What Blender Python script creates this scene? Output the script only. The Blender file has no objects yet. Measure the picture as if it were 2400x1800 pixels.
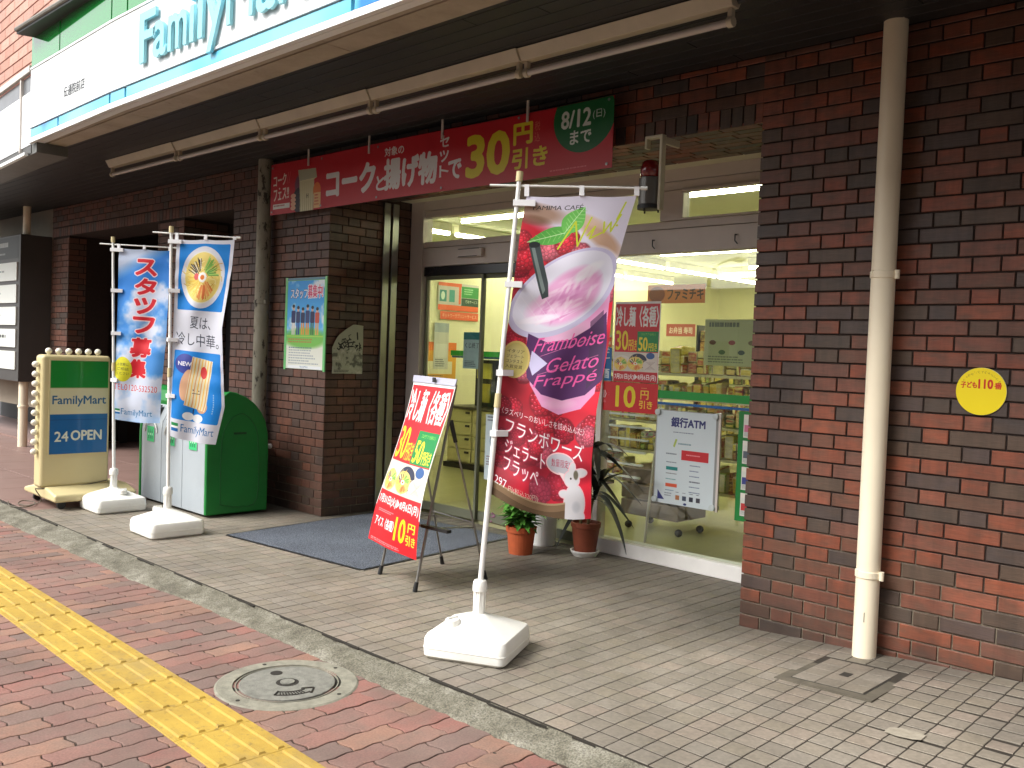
import bpy, bmesh, math, random
import numpy as np
from mathutils import Vector, Matrix, noise as mnoise

random.seed(7); np.random.seed(7)
S = bpy.context.scene
R = math.radians

# ---------------------------------------------------------------- camera
CAM_LOC = Vector((2.4613, -4.3434, 1.3856))
CAM_ROT = (1.53820, -0.03840, 0.76840)
cam_d = bpy.data.cameras.new('camera'); cam = bpy.data.objects.new('camera', cam_d)
S.collection.objects.link(cam); S.camera = cam
cam.location = CAM_LOC; cam.rotation_euler = CAM_ROT
cam_d.sensor_width = 36; cam_d.lens = 36*2171.6/2400; cam_d.clip_start = .05; cam_d.clip_end = 600

# ---------------------------------------------------------------- sky, sun, exposure
SUN_EL, SUN_ROT = R(46), R(200)
W = bpy.data.worlds.new('World'); S.world = W; W.use_nodes = True
nt = W.node_tree; bg = nt.nodes['Background']
sky = nt.nodes.new('ShaderNodeTexSky'); sky.sky_type = 'NISHITA'; sky.sun_disc = False
sky.sun_elevation = SUN_EL; sky.sun_rotation = SUN_ROT; sky.dust_density = 4.0; sky.air_density = 1.2
hs = nt.nodes.new('ShaderNodeHueSaturation'); hs.inputs['Saturation'].default_value = .12
nt.links.new(sky.outputs[0], hs.inputs['Color']); nt.links.new(hs.outputs[0], bg.inputs[0])
bg.inputs[1].default_value = .13
sl = bpy.data.lights.new('sun', 'SUN'); sl.energy = 1.5; sl.angle = R(28); sl.color = (1, .965, .91)
sun = bpy.data.objects.new('sun', sl); S.collection.objects.link(sun)
sd = Vector((math.sin(SUN_ROT)*math.cos(SUN_EL), math.cos(SUN_ROT)*math.cos(SUN_EL), math.sin(SUN_EL)))
sun.rotation_euler = sd.to_track_quat('Z', 'Y').to_euler(); sun.location = (0, -8, 12)
vs = S.view_settings; vs.view_transform = 'Standard'; vs.look = 'None'; vs.gamma = 1; vs.use_curve_mapping = False
vs.exposure = 1.1
S.render.engine = 'CYCLES'
cy = S.cycles; cy.max_bounces = 8; cy.diffuse_bounces = 4; cy.glossy_bounces = 4; cy.transparent_max_bounces = 12
cy.transmission_bounces = 6; cy.caustics_reflective = False; cy.caustics_refractive = False; cy.sample_clamp_indirect = 6
cy.use_denoising = True

# ---------------------------------------------------------------- colour and materials
def lin(c):
    c = c/255.
    return c/12.92 if c <= .04045 else ((c+.055)/1.055)**2.4
def rgb(*c): return (lin(c[0]), lin(c[1]), lin(c[2]), 1)

def newmat(name):
    m = bpy.data.materials.new(name); m.use_nodes = True
    return m, m.node_tree, m.node_tree.nodes['Principled BSDF']
def N(t, kind, **kw):
    n = t.nodes.new('ShaderNode'+kind)
    for k, v in kw.items():
        if hasattr(n, k): setattr(n, k, v)
        else: n.inputs[k.replace('_', ' ')].default_value = v
    return n
def mixc(t, a, b, f, mode='MIX'):
    n = t.nodes.new('ShaderNodeMix'); n.data_type = 'RGBA'; n.blend_type = mode
    for i, v in ((0, f), (6, a), (7, b)):
        if isinstance(v, bpy.types.NodeSocket): t.links.new(v, n.inputs[i])
        else: n.inputs[i].default_value = v
    return n.outputs[2]
def mth(t, op, a, b=0, c=0):
    n = t.nodes.new('ShaderNodeMath'); n.operation = op
    for i, v in enumerate((a, b, c)):
        if isinstance(v, bpy.types.NodeSocket): t.links.new(v, n.inputs[i])
        else: n.inputs[i].default_value = v
    return n.outputs[0]
def noise_(t, scale, vec=None, detail=4, rough=.55, stretch=None):
    g = t.nodes.new('ShaderNodeNewGeometry'); v = g.outputs['Position'] if vec is None else vec
    if stretch:
        m = t.nodes.new('ShaderNodeMapping'); m.inputs['Scale'].default_value = stretch
        t.links.new(v, m.inputs['Vector']); v = m.outputs[0]
    n = N(t, 'TexNoise', Scale=scale, Detail=detail, Roughness=rough); t.links.new(v, n.inputs['Vector'])
    return n.outputs['Fac']
def ramp(t, f, stops, const=False):
    r = t.nodes.new('ShaderNodeValToRGB'); e = r.color_ramp
    if const: e.interpolation = 'CONSTANT'
    while len(e.elements) < len(stops): e.elements.new(.5)
    for el, (p, c) in zip(e.elements, stops): el.position = p; el.color = c if len(c) == 4 else (*c, 1)
    t.links.new(f, r.inputs[0]); return r.outputs[0]
def bump(t, bs, h, strength=.3, dist=.004):
    b = t.nodes.new('ShaderNodeBump'); b.inputs['Strength'].default_value = strength; b.inputs['Distance'].default_value = dist
    t.links.new(h, b.inputs['Height']); t.links.new(b.outputs[0], bs.inputs['Normal'])
def BW(v): return (v, v, v, 1)

_mc = {}
def mat(name, col, rough=.55, var=.12, scale=6, bmp=0, bscale=90, metal=0, dirt=.0, stretch=None, spec=.5):
    """plain surface: base colour with cloudy variation, a little grime and fine relief"""
    if name in _mc: return _mc[name]
    m, t, bs = newmat(name)
    c = rgb(*col); n = noise_(t, scale, stretch=stretch)
    lo = tuple(x*(1-var) for x in c[:3])+(1,); hi = tuple(min(1, x*(1+var)) for x in c[:3])+(1,)
    o = ramp(t, n, [(.3, lo), (.7, hi)])
    if dirt:
        d = noise_(t, scale*.35+1.3, detail=8, rough=.7)
        f = ramp(t, d, [(.5, BW(0)), (.72, BW(dirt))])
        o = mixc(t, o, tuple(x*.35 for x in c[:3])+(1,), f)
    t.links.new(o, bs.inputs['Base Color'])
    bs.inputs['Roughness'].default_value = rough; bs.inputs['Metallic'].default_value = metal
    bs.inputs['Specular IOR Level'].default_value = spec
    if bmp: bump(t, bs, noise_(t, bscale, detail=5), bmp)
    _mc[name] = m; return m

def piece_random(t):
    oi = t.nodes.new('ShaderNodeObjectInfo'); g = t.nodes.new('ShaderNodeNewGeometry')
    return mth(t, 'FRACT', mth(t, 'ADD', oi.outputs['Random'], g.outputs['Random Per Island']))

def mat_pieces(name, cols, rough, flash, flash_amt, stretch, bmp, grime=.0, gscale=1.2, fscale=9, streak=(14, 14, 160), bloom=False, walldark=False):
    m, t, bs = newmat(name)
    r = piece_random(t); n = len(cols)
    o = ramp(t, r, [(i/n, rgb(*c)) for i, c in enumerate(cols)], const=True)
    fr = noise_(t, fscale, stretch=stretch, detail=3)
    o = mixc(t, o, rgb(*flash), ramp(t, fr, [(.42, BW(0)), (.68, BW(flash_amt))]))
    st = noise_(t, 1.0, stretch=streak, detail=3)
    o = mixc(t, o, BW(.5), ramp(t, st, [(.3, BW(.0)), (.7, BW(.0))]), 'MULTIPLY')
    o = mixc(t, o, BW(1), ramp(t, st, [(.35, BW(.16)), (.65, BW(0))]), 'DIFFERENCE') if False else o
    v = ramp(t, st, [(.3, BW(.82)), (.7, BW(1.12))])
    o = mixc(t, o, v, 1.0, 'MULTIPLY')
    if grime:
        g = noise_(t, gscale, detail=9, rough=.65)
        o = mixc(t, o, ramp(t, g, [(.34, BW(1-grime)), (.62, BW(1.05))]), 1.0, 'MULTIPLY')
    if bloom or walldark:
        gp = t.nodes.new('ShaderNodeNewGeometry'); sp = t.nodes.new('ShaderNodeSeparateXYZ'); t.links.new(gp.outputs['Position'], sp.inputs[0])
    if bloom:   # rain streaks, and pale salt bloom and splash dirt near the ground
        d = noise_(t, 5, stretch=(2.2, 2.2, .25), detail=6, rough=.65); o = mixc(t, o, ramp(t, d, [(.36, BW(.72)), (.56, BW(1.03))]), 1.0, 'MULTIPLY')
        h = mth(t, 'ADD', sp.outputs['Z'], mth(t, 'MULTIPLY', noise_(t, 7, detail=8, rough=.7), 1.1))
        o = mixc(t, o, rgb(150, 136, 120), ramp(t, h, [(.40, BW(.14)), (.72, BW(0))]))
        h2 = mth(t, 'ADD', sp.outputs['Z'], mth(t, 'MULTIPLY', noise_(t, 2.5, detail=5), .5)); o = mixc(t, o, rgb(52, 40, 34), ramp(t, h2, [(.28, BW(.65)), (.55, BW(0))]))
    if walldark:   # tone darkens towards the walls with a noisy edge, and blotches further out
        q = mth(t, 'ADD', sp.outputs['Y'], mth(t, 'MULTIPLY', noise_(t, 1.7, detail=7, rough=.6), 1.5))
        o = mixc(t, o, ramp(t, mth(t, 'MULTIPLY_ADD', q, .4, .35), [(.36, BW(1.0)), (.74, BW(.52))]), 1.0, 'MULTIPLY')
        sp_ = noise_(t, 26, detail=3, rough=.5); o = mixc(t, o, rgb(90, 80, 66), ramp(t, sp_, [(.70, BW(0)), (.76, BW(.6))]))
    t.links.new(o, bs.inputs['Base Color'])
    rr = noise_(t, 30, detail=3)
    t.links.new(mth(t, 'MULTIPLY_ADD', rr, .25, rough-.12), bs.inputs['Roughness'])
    bump(t, bs, st, bmp, .003)
    return m

M_BRICK = mat_pieces('brick_face', [(132, 71, 49), (112, 69, 52), (76, 63, 54), (140, 76, 52), (97, 67, 52), (73, 61, 56), (125, 73, 56), (87, 69, 56),
                                    (134, 69, 46), (113, 72, 58), (80, 65, 60), (136, 78, 58)], .5, (86, 67, 54), .6, (1, 1, 2), .35, grime=.22, bloom=True)
M_BRICK_P = mat_pieces('brick_pier_face', [(110, 71, 56), (100, 68, 54), (86, 65, 56), (115, 74, 58), (95, 66, 54), (82, 65, 58), (106, 69, 56), (91, 67, 56)], .55, (89, 67, 56), .5, (1, 1, 2), .35, grime=.2, bloom=True)
M_BRICK_FAR = mat_pieces('brick_far', [(108, 71, 56), (97, 67, 56), (80, 67, 60), (113, 74, 60), (91, 69, 58)], .65, (82, 69, 61), .4, (1, 1, 2), .3)
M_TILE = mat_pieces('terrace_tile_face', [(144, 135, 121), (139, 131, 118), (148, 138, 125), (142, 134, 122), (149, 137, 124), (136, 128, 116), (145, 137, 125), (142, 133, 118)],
                    .62, (126, 118, 103), .35, (1, 1, 1), .2, grime=.3, gscale=1.1, fscale=3.5, streak=(60, 60, 60), walldark=True)
M_PAVER = mat_pieces('paver_face', [(146, 108, 97), (137, 104, 95), (152, 115, 99), (130, 106, 97), (147, 103, 93), (142, 110, 98), (134, 104, 95), (153, 117, 100), (145, 108, 98), (126, 104, 96)],
                     .8, (120, 106, 96), .45, (1, 1, 1), .5, grime=.24, gscale=1.6, streak=(120, 120, 120))
M_UPPER = mat_pieces('upper_tile_face', [(196, 146, 128), (186, 136, 118), (205, 156, 138), (190, 142, 126)], .6, (170, 120, 104), .3, (1, 1, 1), .2)

def mat_mortar():
    m, t, bs = newmat('mortar')
    g = t.nodes.new('ShaderNodeNewGeometry'); sx = t.nodes.new('ShaderNodeSeparateXYZ'); t.links.new(g.outputs['Position'], sx.inputs[0])
    n = noise_(t, 3, detail=6)
    h = mth(t, 'ADD', sx.outputs['Z'], mth(t, 'MULTIPLY', n, .9))
    f = ramp(t, h, [(.72, BW(1)), (1.0, BW(0))])
    o = mixc(t, rgb(46, 35, 30), rgb(128, 117, 101), f)
    o = mixc(t, o, ramp(t, noise_(t, 40), [(.3, BW(.75)), (.7, BW(1.15))]), 1.0, 'MULTIPLY')
    t.links.new(o, bs.inputs['Base Color']); bs.inputs['Roughness'].default_value = .9
    bump(t, bs, noise_(t, 150), .4); return m
M_MORTAR = mat_mortar()
M_GROUT = mat('grout', (48, 42, 34), .9, .2, 20)
M_PGROUT = mat('paver_joint', (64, 50, 42), .95, .25, 20)
def mat_kerb():
    m, t, bs = newmat('kerb_concrete')
    a = noise_(t, 6, detail=8, rough=.7); b = noise_(t, 130, detail=2)
    o = ramp(t, a, [(.3, rgb(86, 81, 70)), (.46, rgb(108, 104, 90)), (.56, rgb(124, 120, 106)), (.74, rgb(156, 152, 140))])
    o = mixc(t, o, ramp(t, b, [(.35, BW(.45)), (.6, BW(1.25))]), .8, 'MULTIPLY'); o = mixc(t, o, rgb(70, 66, 50), ramp(t, noise_(t, 14, detail=6, rough=.7), [(.56, BW(0)), (.7, BW(.7))]))
    t.links.new(o, bs.inputs['Base Color']); bs.inputs['Roughness'].default_value = .92
    bump(t, bs, b, .8, .004); return m
M_KERB = mat_kerb()
def mat_yellow():
    m, t, bs = newmat('tactile_yellow')
    a = noise_(t, 5, detail=8, rough=.7)
    o = ramp(t, a, [(.3, rgb(168, 136, 56)), (.6, rgb(188, 156, 66))])
    b = noise_(t, 38, detail=4)
    o = mixc(t, o, rgb(110, 94, 62), ramp(t, b, [(.56, BW(0)), (.74, BW(.6))])); o = mixc(t, o, rgb(150, 130, 84), ramp(t, noise_(t, 2.2, detail=8, rough=.75), [(.5, BW(0)), (.66, BW(.55))]))
    t.links.new(o, bs.inputs['Base Color']); bs.inputs['Roughness'].default_value = .7
    bump(t, bs, noise_(t, 200), .4); return m
M_YEL = mat_yellow()
M_WHITE = mat('white_plastic', (232, 232, 228), .42, .03, 4, dirt=.06)
M_TANK = mat('tank_plastic', (240, 239, 232), .45, .05, 5, dirt=.22, bmp=.15, bscale=30)
M_FRAME = mat('frame_aluminium', (206, 198, 190), .45, .05, 3, dirt=.12)
M_SILL = mat('sill_white', (236, 234, 230), .4, .05, 4, dirt=.12)
M_STEEL = mat('stainless', (168, 170, 166), .28, .06, 3, metal=1)
M_CHROME = mat('easel_steel', (150, 148, 144), .35, .1, 20, metal=.9)
M_BLACK = mat('black_plastic', (24, 24, 25), .5, .1, 10)
M_DARK = mat('dark_metal', (46, 46, 48), .5, .1, 8)
M_PIPE = mat('cream_pipe', (240, 228, 202), .42, .04, 3, dirt=.0)
def mat_dirtypipe():
    m, t, bs = newmat('peeling_pipe')
    a = noise_(t, 16, detail=6, rough=.65, stretch=(1, 1, .45))
    o = ramp(t, a, [(.36, rgb(150, 144, 128)), (.58, rgb(138, 131, 114)), (.62, rgb(62, 56, 46)), (.8, rgb(56, 50, 42))])
    t.links.new(o, bs.inputs['Base Color']); bs.inputs['Roughness'].default_value = .7; bump(t, bs, a, .3); return m
M_PIPE2 = mat_dirtypipe()
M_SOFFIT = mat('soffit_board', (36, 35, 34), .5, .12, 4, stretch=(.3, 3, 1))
M_BEIGE = None
def mat_beige():
    m, t, bs = newmat('soffit_beige')
    a = noise_(t, 4, detail=8, rough=.7)
    o = ramp(t, a, [(.3, rgb(150, 138, 120)), (.6, rgb(172, 160, 142))])
    b = noise_(t, 5.5, detail=6, rough=.7)
    o = mixc(t, o, rgb(92, 62, 34), ramp(t, b, [(.64, BW(0)), (.72, BW(.8))]))
    t.links.new(o, bs.inputs['Base Color']); bs.inputs['Roughness'].default_value = .6; return m
M_BEIGE = mat_beige()
M_LIGHTBOX = mat('fixture_enamel', (200, 192, 172), .45, .08, 5, dirt=.12)
M_TUBE = mat('unlit_tube', (196, 190, 186), .25, .04, 5)
M_SIGNW = mat('sign_white', (240, 242, 242), .3, .02, 3)
def mat_glossy(name, col, rough=.08, coat=1.0):
    m, t, bs = newmat(name); c = rgb(*col)
    o = ramp(t, noise_(t, 2), [(.3, tuple(x*.93 for x in c[:3])+(1,)), (.7, c)]); t.links.new(o, bs.inputs['Base Color'])
    bs.inputs['Roughness'].default_value = rough; bs.inputs['Coat Weight'].default_value = coat; bs.inputs['Coat Roughness'].default_value = .03
    return m
def mat_blueglass():
    m, t, bs = newmat('sign_blue_glass'); a = noise_(t, 1.6, detail=2, rough=.3)
    o = ramp(t, a, [(.40, rgb(10, 124, 196)), (.46, rgb(92, 190, 228)), (.62, rgb(134, 214, 238))]); t.links.new(o, bs.inputs['Base Color']); bs.inputs['Roughness'].default_value = .15; return m
M_SIGNG = mat_glossy('sign_green_glass', (14, 142, 58), .06, .8)
M_SIGNB = mat_blueglass()
M_LETTER = mat_glossy('letter_blue', (150, 222, 236), .4, .0)
M_CREAM = mat('cream_plastic', (206, 192, 146), .4, .04, 3, dirt=.06)
M_BULB = mat('bulb_glass', (236, 232, 214), .2, .02, 5)
M_BING = mat('bin_grey', (164, 172, 178), .38, .05, 3, dirt=.2)
M_BGREEN = mat('bin_green', (14, 122, 48), .42, .12, 3, dirt=.22, bmp=.1)
M_TERRA = mat('terracotta_pot', (176, 84, 46), .6, .1, 14)
M_TERRA2 = mat('brown_pot', (126, 62, 40), .55, .1, 14)
M_SOIL = mat('potting_soil', (60, 46, 36), .95, .3, 60)
M_MAT = None
def mat_mat():
    m, t, bs = newmat('mat_fibre')
    a = noise_(t, 120, detail=3); b = noise_(t, 3, detail=5)
    o = ramp(t, a, [(.38, rgb(52, 57, 66)), (.5, rgb(84, 90, 101)), (.63, rgb(116, 122, 134))])
    o = mixc(t, o, ramp(t, b, [(.3, BW(.8)), (.7, BW(1.12))]), 1.0, 'MULTIPLY')
    t.links.new(o, bs.inputs['Base Color']); bs.inputs['Roughness'].default_value = .95; bump(t, bs, a, 1.0, .006); return m
M_MAT = mat_mat()
M_MANH = mat('manhole_iron', (128, 127, 118), .72, .22, 30, bmp=.8, bscale=120, dirt=.45)
M_MANHR = mat('manhole_collar', (140, 137, 122), .85, .2, 24, bmp=.8, bscale=110, dirt=.4)
M_GROOVE = mat('groove_dirt', (44, 40, 34), .9, .2, 20)
M_ASPH = mat('asphalt', (72, 72, 72), .9, .2, 30, bmp=.5, bscale=200)
M_BROWNF = mat('brown_porch', (134, 108, 100), .5, .08, 4)
M_SHOPW = mat('shop_wall_paint', (226, 222, 190), .7, .03, 2)
M_SHOPF = mat('shop_floor_vinyl', (168, 166, 126), .3, .08, 3, dirt=.2)
M_SHOPC = mat('shop_ceiling_board', (222, 220, 190), .8, .03, 2)
M_NBWALL = mat('neighbour_stucco', (150, 140, 124), .8, .08, 3)
M_NBOX = mat('directory_metal', (74, 72, 70), .45, .08, 3)
M_CLOTHW = mat('tie_fabric', (238, 238, 240), .7, .02, 6)
M_REDDOME = mat_glossy('red_dome', (120, 14, 16), .2, .6)
M_PAPER = mat('paper_white', (222, 222, 214), .7, .04, 8)
def mat_emit(name, col, s):
    m, t, bs = newmat(name); bs.inputs['Emission Color'].default_value = col; bs.inputs['Emission Strength'].default_value = s
    bs.inputs['Base Color'].default_value = (.8, .8, .8, 1); return m
M_LIT = mat_emit('lit_tube', (1, .965, .70, 1), 18)
def mat_glass(name, tint=(.95, .98, .95), refl=1.0):
    m = bpy.data.materials.new(name); m.use_nodes = True; t = m.node_tree
    for n in list(t.nodes):
        if n.type != 'OUTPUT_MATERIAL': t.nodes.remove(n)
    out = t.nodes['Material Output']
    tr = t.nodes.new('ShaderNodeBsdfTransparent'); tr.inputs[0].default_value = (*tint, 1)
    gl = t.nodes.new('ShaderNodeBsdfGlossy'); gl.inputs['Roughness'].default_value = .01; gl.inputs['Color'].default_value = (1, 1, 1, 1)
    lw = t.nodes.new('ShaderNodeLayerWeight'); lw.inputs[0].default_value = .5
    fr = mth(t, 'MULTIPLY_ADD', mth(t, 'POWER', lw.outputs['Facing'], 5), .95, .045)
    mx = t.nodes.new('ShaderNodeMixShader')
    t.links.new(mth(t, 'MULTIPLY', fr, refl), mx.inputs[0]); t.links.new(tr.outputs[0], mx.inputs[1]); t.links.new(gl.outputs[0], mx.inputs[2])
    t.links.new(mx.outputs[0], out.inputs[0]); return m
M_GLASS = mat_glass('window_glass', refl=1.35)
M_LEAF = mat('leaf_green', (84, 140, 56), .4, .35, 30)
M_LEAFD = mat('leaf_dark', (26, 30, 26), .35, .3, 20)
M_STEM = mat('stem', (96, 86, 54), .7, .2, 20)

# ---------------------------------------------------------------- mesh helpers
def link(o): S.collection.objects.link(o); return o
_origin = {}
def wl(o): return _origin.get(o.name, Vector((0, 0, 0))) if o is not None else Vector((0, 0, 0))
def tag(o, label=None, cat=None, group=None, kind=None):
    if label: o['label'] = label
    if cat: o['category'] = cat
    if group: o['group'] = group
    if kind: o['kind'] = kind
    return o
def thing(name, loc, label, cat, group=None, kind=None):
    o = link(bpy.data.objects.new(name, None)); o.empty_display_size = .1
    o.location = loc; _origin[o.name] = Vector(loc); return tag(o, label, cat, group, kind)
def place(name, mesh, parent, wpos, rotz=0):
    o = link(bpy.data.objects.new(name, mesh)); o.parent = parent
    o.location = Vector(wpos)-wl(parent); o.rotation_euler = (0, 0, rotz); _origin[o.name] = Vector(wpos); return o

class M:
    def __init__(s): s.v = []; s.f = []; s.uv = {}; s.mi = []; s.cm = 0
    def add(s, vs, fs, uvs=None):
        b = len(s.v); s.v += [tuple(p) for p in vs]
        for i, f in enumerate(fs):
            s.f.append(tuple(b+k for k in f)); s.mi.append(s.cm)
            if uvs: s.uv[len(s.f)-1] = uvs[i]
        return s
    def box(s, x0, x1, y0, y1, z0, z1, T=None):
        vs = [Vector((x, y, z)) for z in (z0, z1) for y in (y0, y1) for x in (x0, x1)]
        if T is not None: vs = [T @ v for v in vs]
        return s.add(vs, [(0, 2, 3, 1), (4, 5, 7, 6), (0, 1, 5, 4), (2, 6, 7, 3), (0, 4, 6, 2), (1, 3, 7, 5)])
    def tube(s, a, b, r, r2=None, n=14, caps=True):
        a = Vector(a); b = Vector(b); r2 = r if r2 is None else r2; d = (b-a).normalized()
        u = d.orthogonal().normalized(); w = d.cross(u); vs = []
        for p, q in ((a, r), (b, r2)):
            for i in range(n):
                t = 2*math.pi*i/n; vs.append(p+(u*math.cos(t)+w*math.sin(t))*q)
        fs = [(i, (i+1) % n, n+(i+1) % n, n+i) for i in range(n)]
        if caps: fs += [tuple(range(n-1, -1, -1)), tuple(range(n, 2*n))]
        return s.add(vs, fs)
    def path(s, pts, r, n=8):
        for a, b in zip(pts, pts[1:]): s.tube(a, b, r, n=n)
        return s
    def lathe(s, prof, c, n=24, axis='Z'):
        vs = []
        for r, h in prof:
            for i in range(n):
                t = 2*math.pi*i/n; vs.append((c[0]+r*math.cos(t), c[1]+r*math.sin(t), c[2]+h) if axis == 'Z' else (c[0]+r*math.cos(t), c[1]+h, c[2]+r*math.sin(t)))
        fs = [(k*n+i, k*n+(i+1) % n, (k+1)*n+(i+1) % n, (k+1)*n+i) for k in range(len(prof)-1) for i in range(n)]
        fs += [tuple(range(n-1, -1, -1)), tuple(range((len(prof)-1)*n, len(prof)*n))]
        return s.add(vs, fs)
    def ball(s, c, r, n=12, sz=1):
        pr = [(max(r*math.sin(math.pi*k/8), 1e-4), -r*sz*math.cos(math.pi*k/8)) for k in range(9)]
        return s.lathe(pr, c, n)
    def prism(s, pts, off):
        n = len(pts); off = Vector(off); vs = [Vector(p) for p in pts]+[Vector(p)+off for p in pts]
        return s.add(vs, [tuple(range(n-1, -1, -1)), tuple(range(n, 2*n))]+[(i, (i+1) % n, n+(i+1) % n, n+i) for i in range(n)])
    def quad(s, a, b, c, d): return s.add([a, b, c, d], [(0, 1, 2, 3)], [[(0, 0), (1, 0), (1, 1), (0, 1)]])
    def grid(s, P, uv=True):
        h = len(P); w = len(P[0]); vs = [p for r in P for p in r]; fs = []; us = []
        for j in range(h-1):
            for i in range(w-1):
                fs.append((j*w+i, j*w+i+1, (j+1)*w+i+1, (j+1)*w+i))
                us.append([(i/(w-1), 1-j/(h-1)), ((i+1)/(w-1), 1-j/(h-1)), ((i+1)/(w-1), 1-(j+1)/(h-1)), (i/(w-1), 1-(j+1)/(h-1))])
        return s.add(vs, fs, us)
    def mesh(s, name, mats, org=Vector((0, 0, 0)), smooth=False):
        me = bpy.data.meshes.new(name)
        me.from_pydata([(p[0]-org[0], p[1]-org[1], p[2]-org[2]) for p in s.v], [], s.f)
        for m in (mats if isinstance(mats, (list, tuple)) else [mats]): me.materials.append(m)
        me.polygons.foreach_set('material_index', s.mi)
        if s.uv:
            ul = me.uv_layers.new(name='UVMap')
            for i, u in s.uv.items():
                for li, c in zip(me.polygons[i].loop_indices, u): ul.data[li].uv = c
        if smooth: me.polygons.foreach_set('use_smooth', [True]*len(me.polygons))
        me.update(); return me
    def build(s, name, mats, parent=None, smooth=False, bev=0, seg=2, fix=True, autosmooth=False):
        if parent is None:
            a = np.array(s.v); org = Vector(((a[:, 0].min()+a[:, 0].max())/2, (a[:, 1].min()+a[:, 1].max())/2, a[:, 2].min()))
        else: org = wl(parent)
        me = s.mesh(name, mats, org, smooth)
        if fix:
            b = bmesh.new(); b.from_mesh(me); bmesh.ops.recalc_face_normals(b, faces=b.faces); b.to_mesh(me); b.free()
        o = link(bpy.data.objects.new(name, me))
        if parent is None: o.location = org
        else: o.parent = parent
        _origin[o.name] = Vector(org)
        if bev:
            md = o.modifiers.new('edge', 'BEVEL'); md.width = bev; md.segments = seg; md.limit_method = 'ANGLE'; md.angle_limit = R(35)
            me.polygons.foreach_set('use_smooth', [True]*len(me.polygons))
            md.harden_normals = True
        return o

_Rc = Matrix.LocRotScale(CAM_LOC, __import__('mathutils').Euler(CAM_ROT), None).inverted()
def screen(p):
    """picture position (0..1, 0..1) and depth of a world point; used only to rank pieces by how large they show"""
    q = _Rc @ Vector(p)
    if q.z > -.1: return None
    return .5+q.x/-q.z*.9048, .5+q.y/-q.z*.9048*4/3, -q.z
def rank(p, nrm):
    s_ = screen(p)
    if s_ is None: return 1e9
    x, y, d = s_; out = max(0, -x, x-1, -y, y-1)
    f = max(.05, (CAM_LOC-Vector(p)).normalized().dot(Vector(nrm)))
    return d/math.sqrt(f)+out*60

# ---------------------------------------------------------------- flat print: a small painter for posters, flags and lettering
_gc = {}
def glyphs(s):
    k = s
    if k not in _gc:
        cu = bpy.data.curves.new('t', 'FONT'); cu.body = s; cu.size = 1; cu.resolution_u = 3; cu.fill_mode = 'BOTH'
        ob = bpy.data.objects.new('t', cu); S.collection.objects.link(ob)
        dg = bpy.context.evaluated_depsgraph_get(); ev = ob.evaluated_get(dg); me = ev.to_mesh(); me.calc_loop_triangles()
        v = np.empty(len(me.vertices)*3); me.vertices.foreach_get('co', v); v = v.reshape(-1, 3)[:, :2]
        t = np.empty(len(me.loop_triangles)*3, dtype=np.int32); me.loop_triangles.foreach_get('vertices', t)
        ev.to_mesh_clear(); bpy.data.objects.remove(ob); bpy.data.curves.remove(cu)
        T = v[t].reshape(-1, 3, 2) if len(t) else np.zeros((0, 3, 2))
        if len(T):
            mn = T.reshape(-1, 2).min(0); mx = T.reshape(-1, 2).max(0)
        else: mn = np.zeros(2); mx = np.ones(2)
        _gc[k] = (T, mn, mx)
    return _gc[k]

def vnoise(h, w, cell, oct=4, seed=0, ax=1.0):
    rs = np.random.RandomState(seed); o = np.zeros((h, w)); a = 1; tot = 0
    for k in range(oct):
        c = max(2, cell/2**k); gh = int(h/(c*ax))+3; gw = int(w/c)+3; g = rs.rand(gh, gw)
        y = np.arange(h)/(c*ax); x = np.arange(w)/c; yi = y.astype(int); xi = x.astype(int)
        fy = y-yi; fx = x-xi; fy = (fy*fy*(3-2*fy))[:, None]; fx = (fx*fx*(3-2*fx))[None]
        o += a*((g[yi][:, xi]*(1-fx)+g[yi][:, xi+1]*fx)*(1-fy)+(g[yi+1][:, xi]*(1-fx)+g[yi+1][:, xi+1]*fx)*fy); tot += a; a *= .5
    return o/tot

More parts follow.
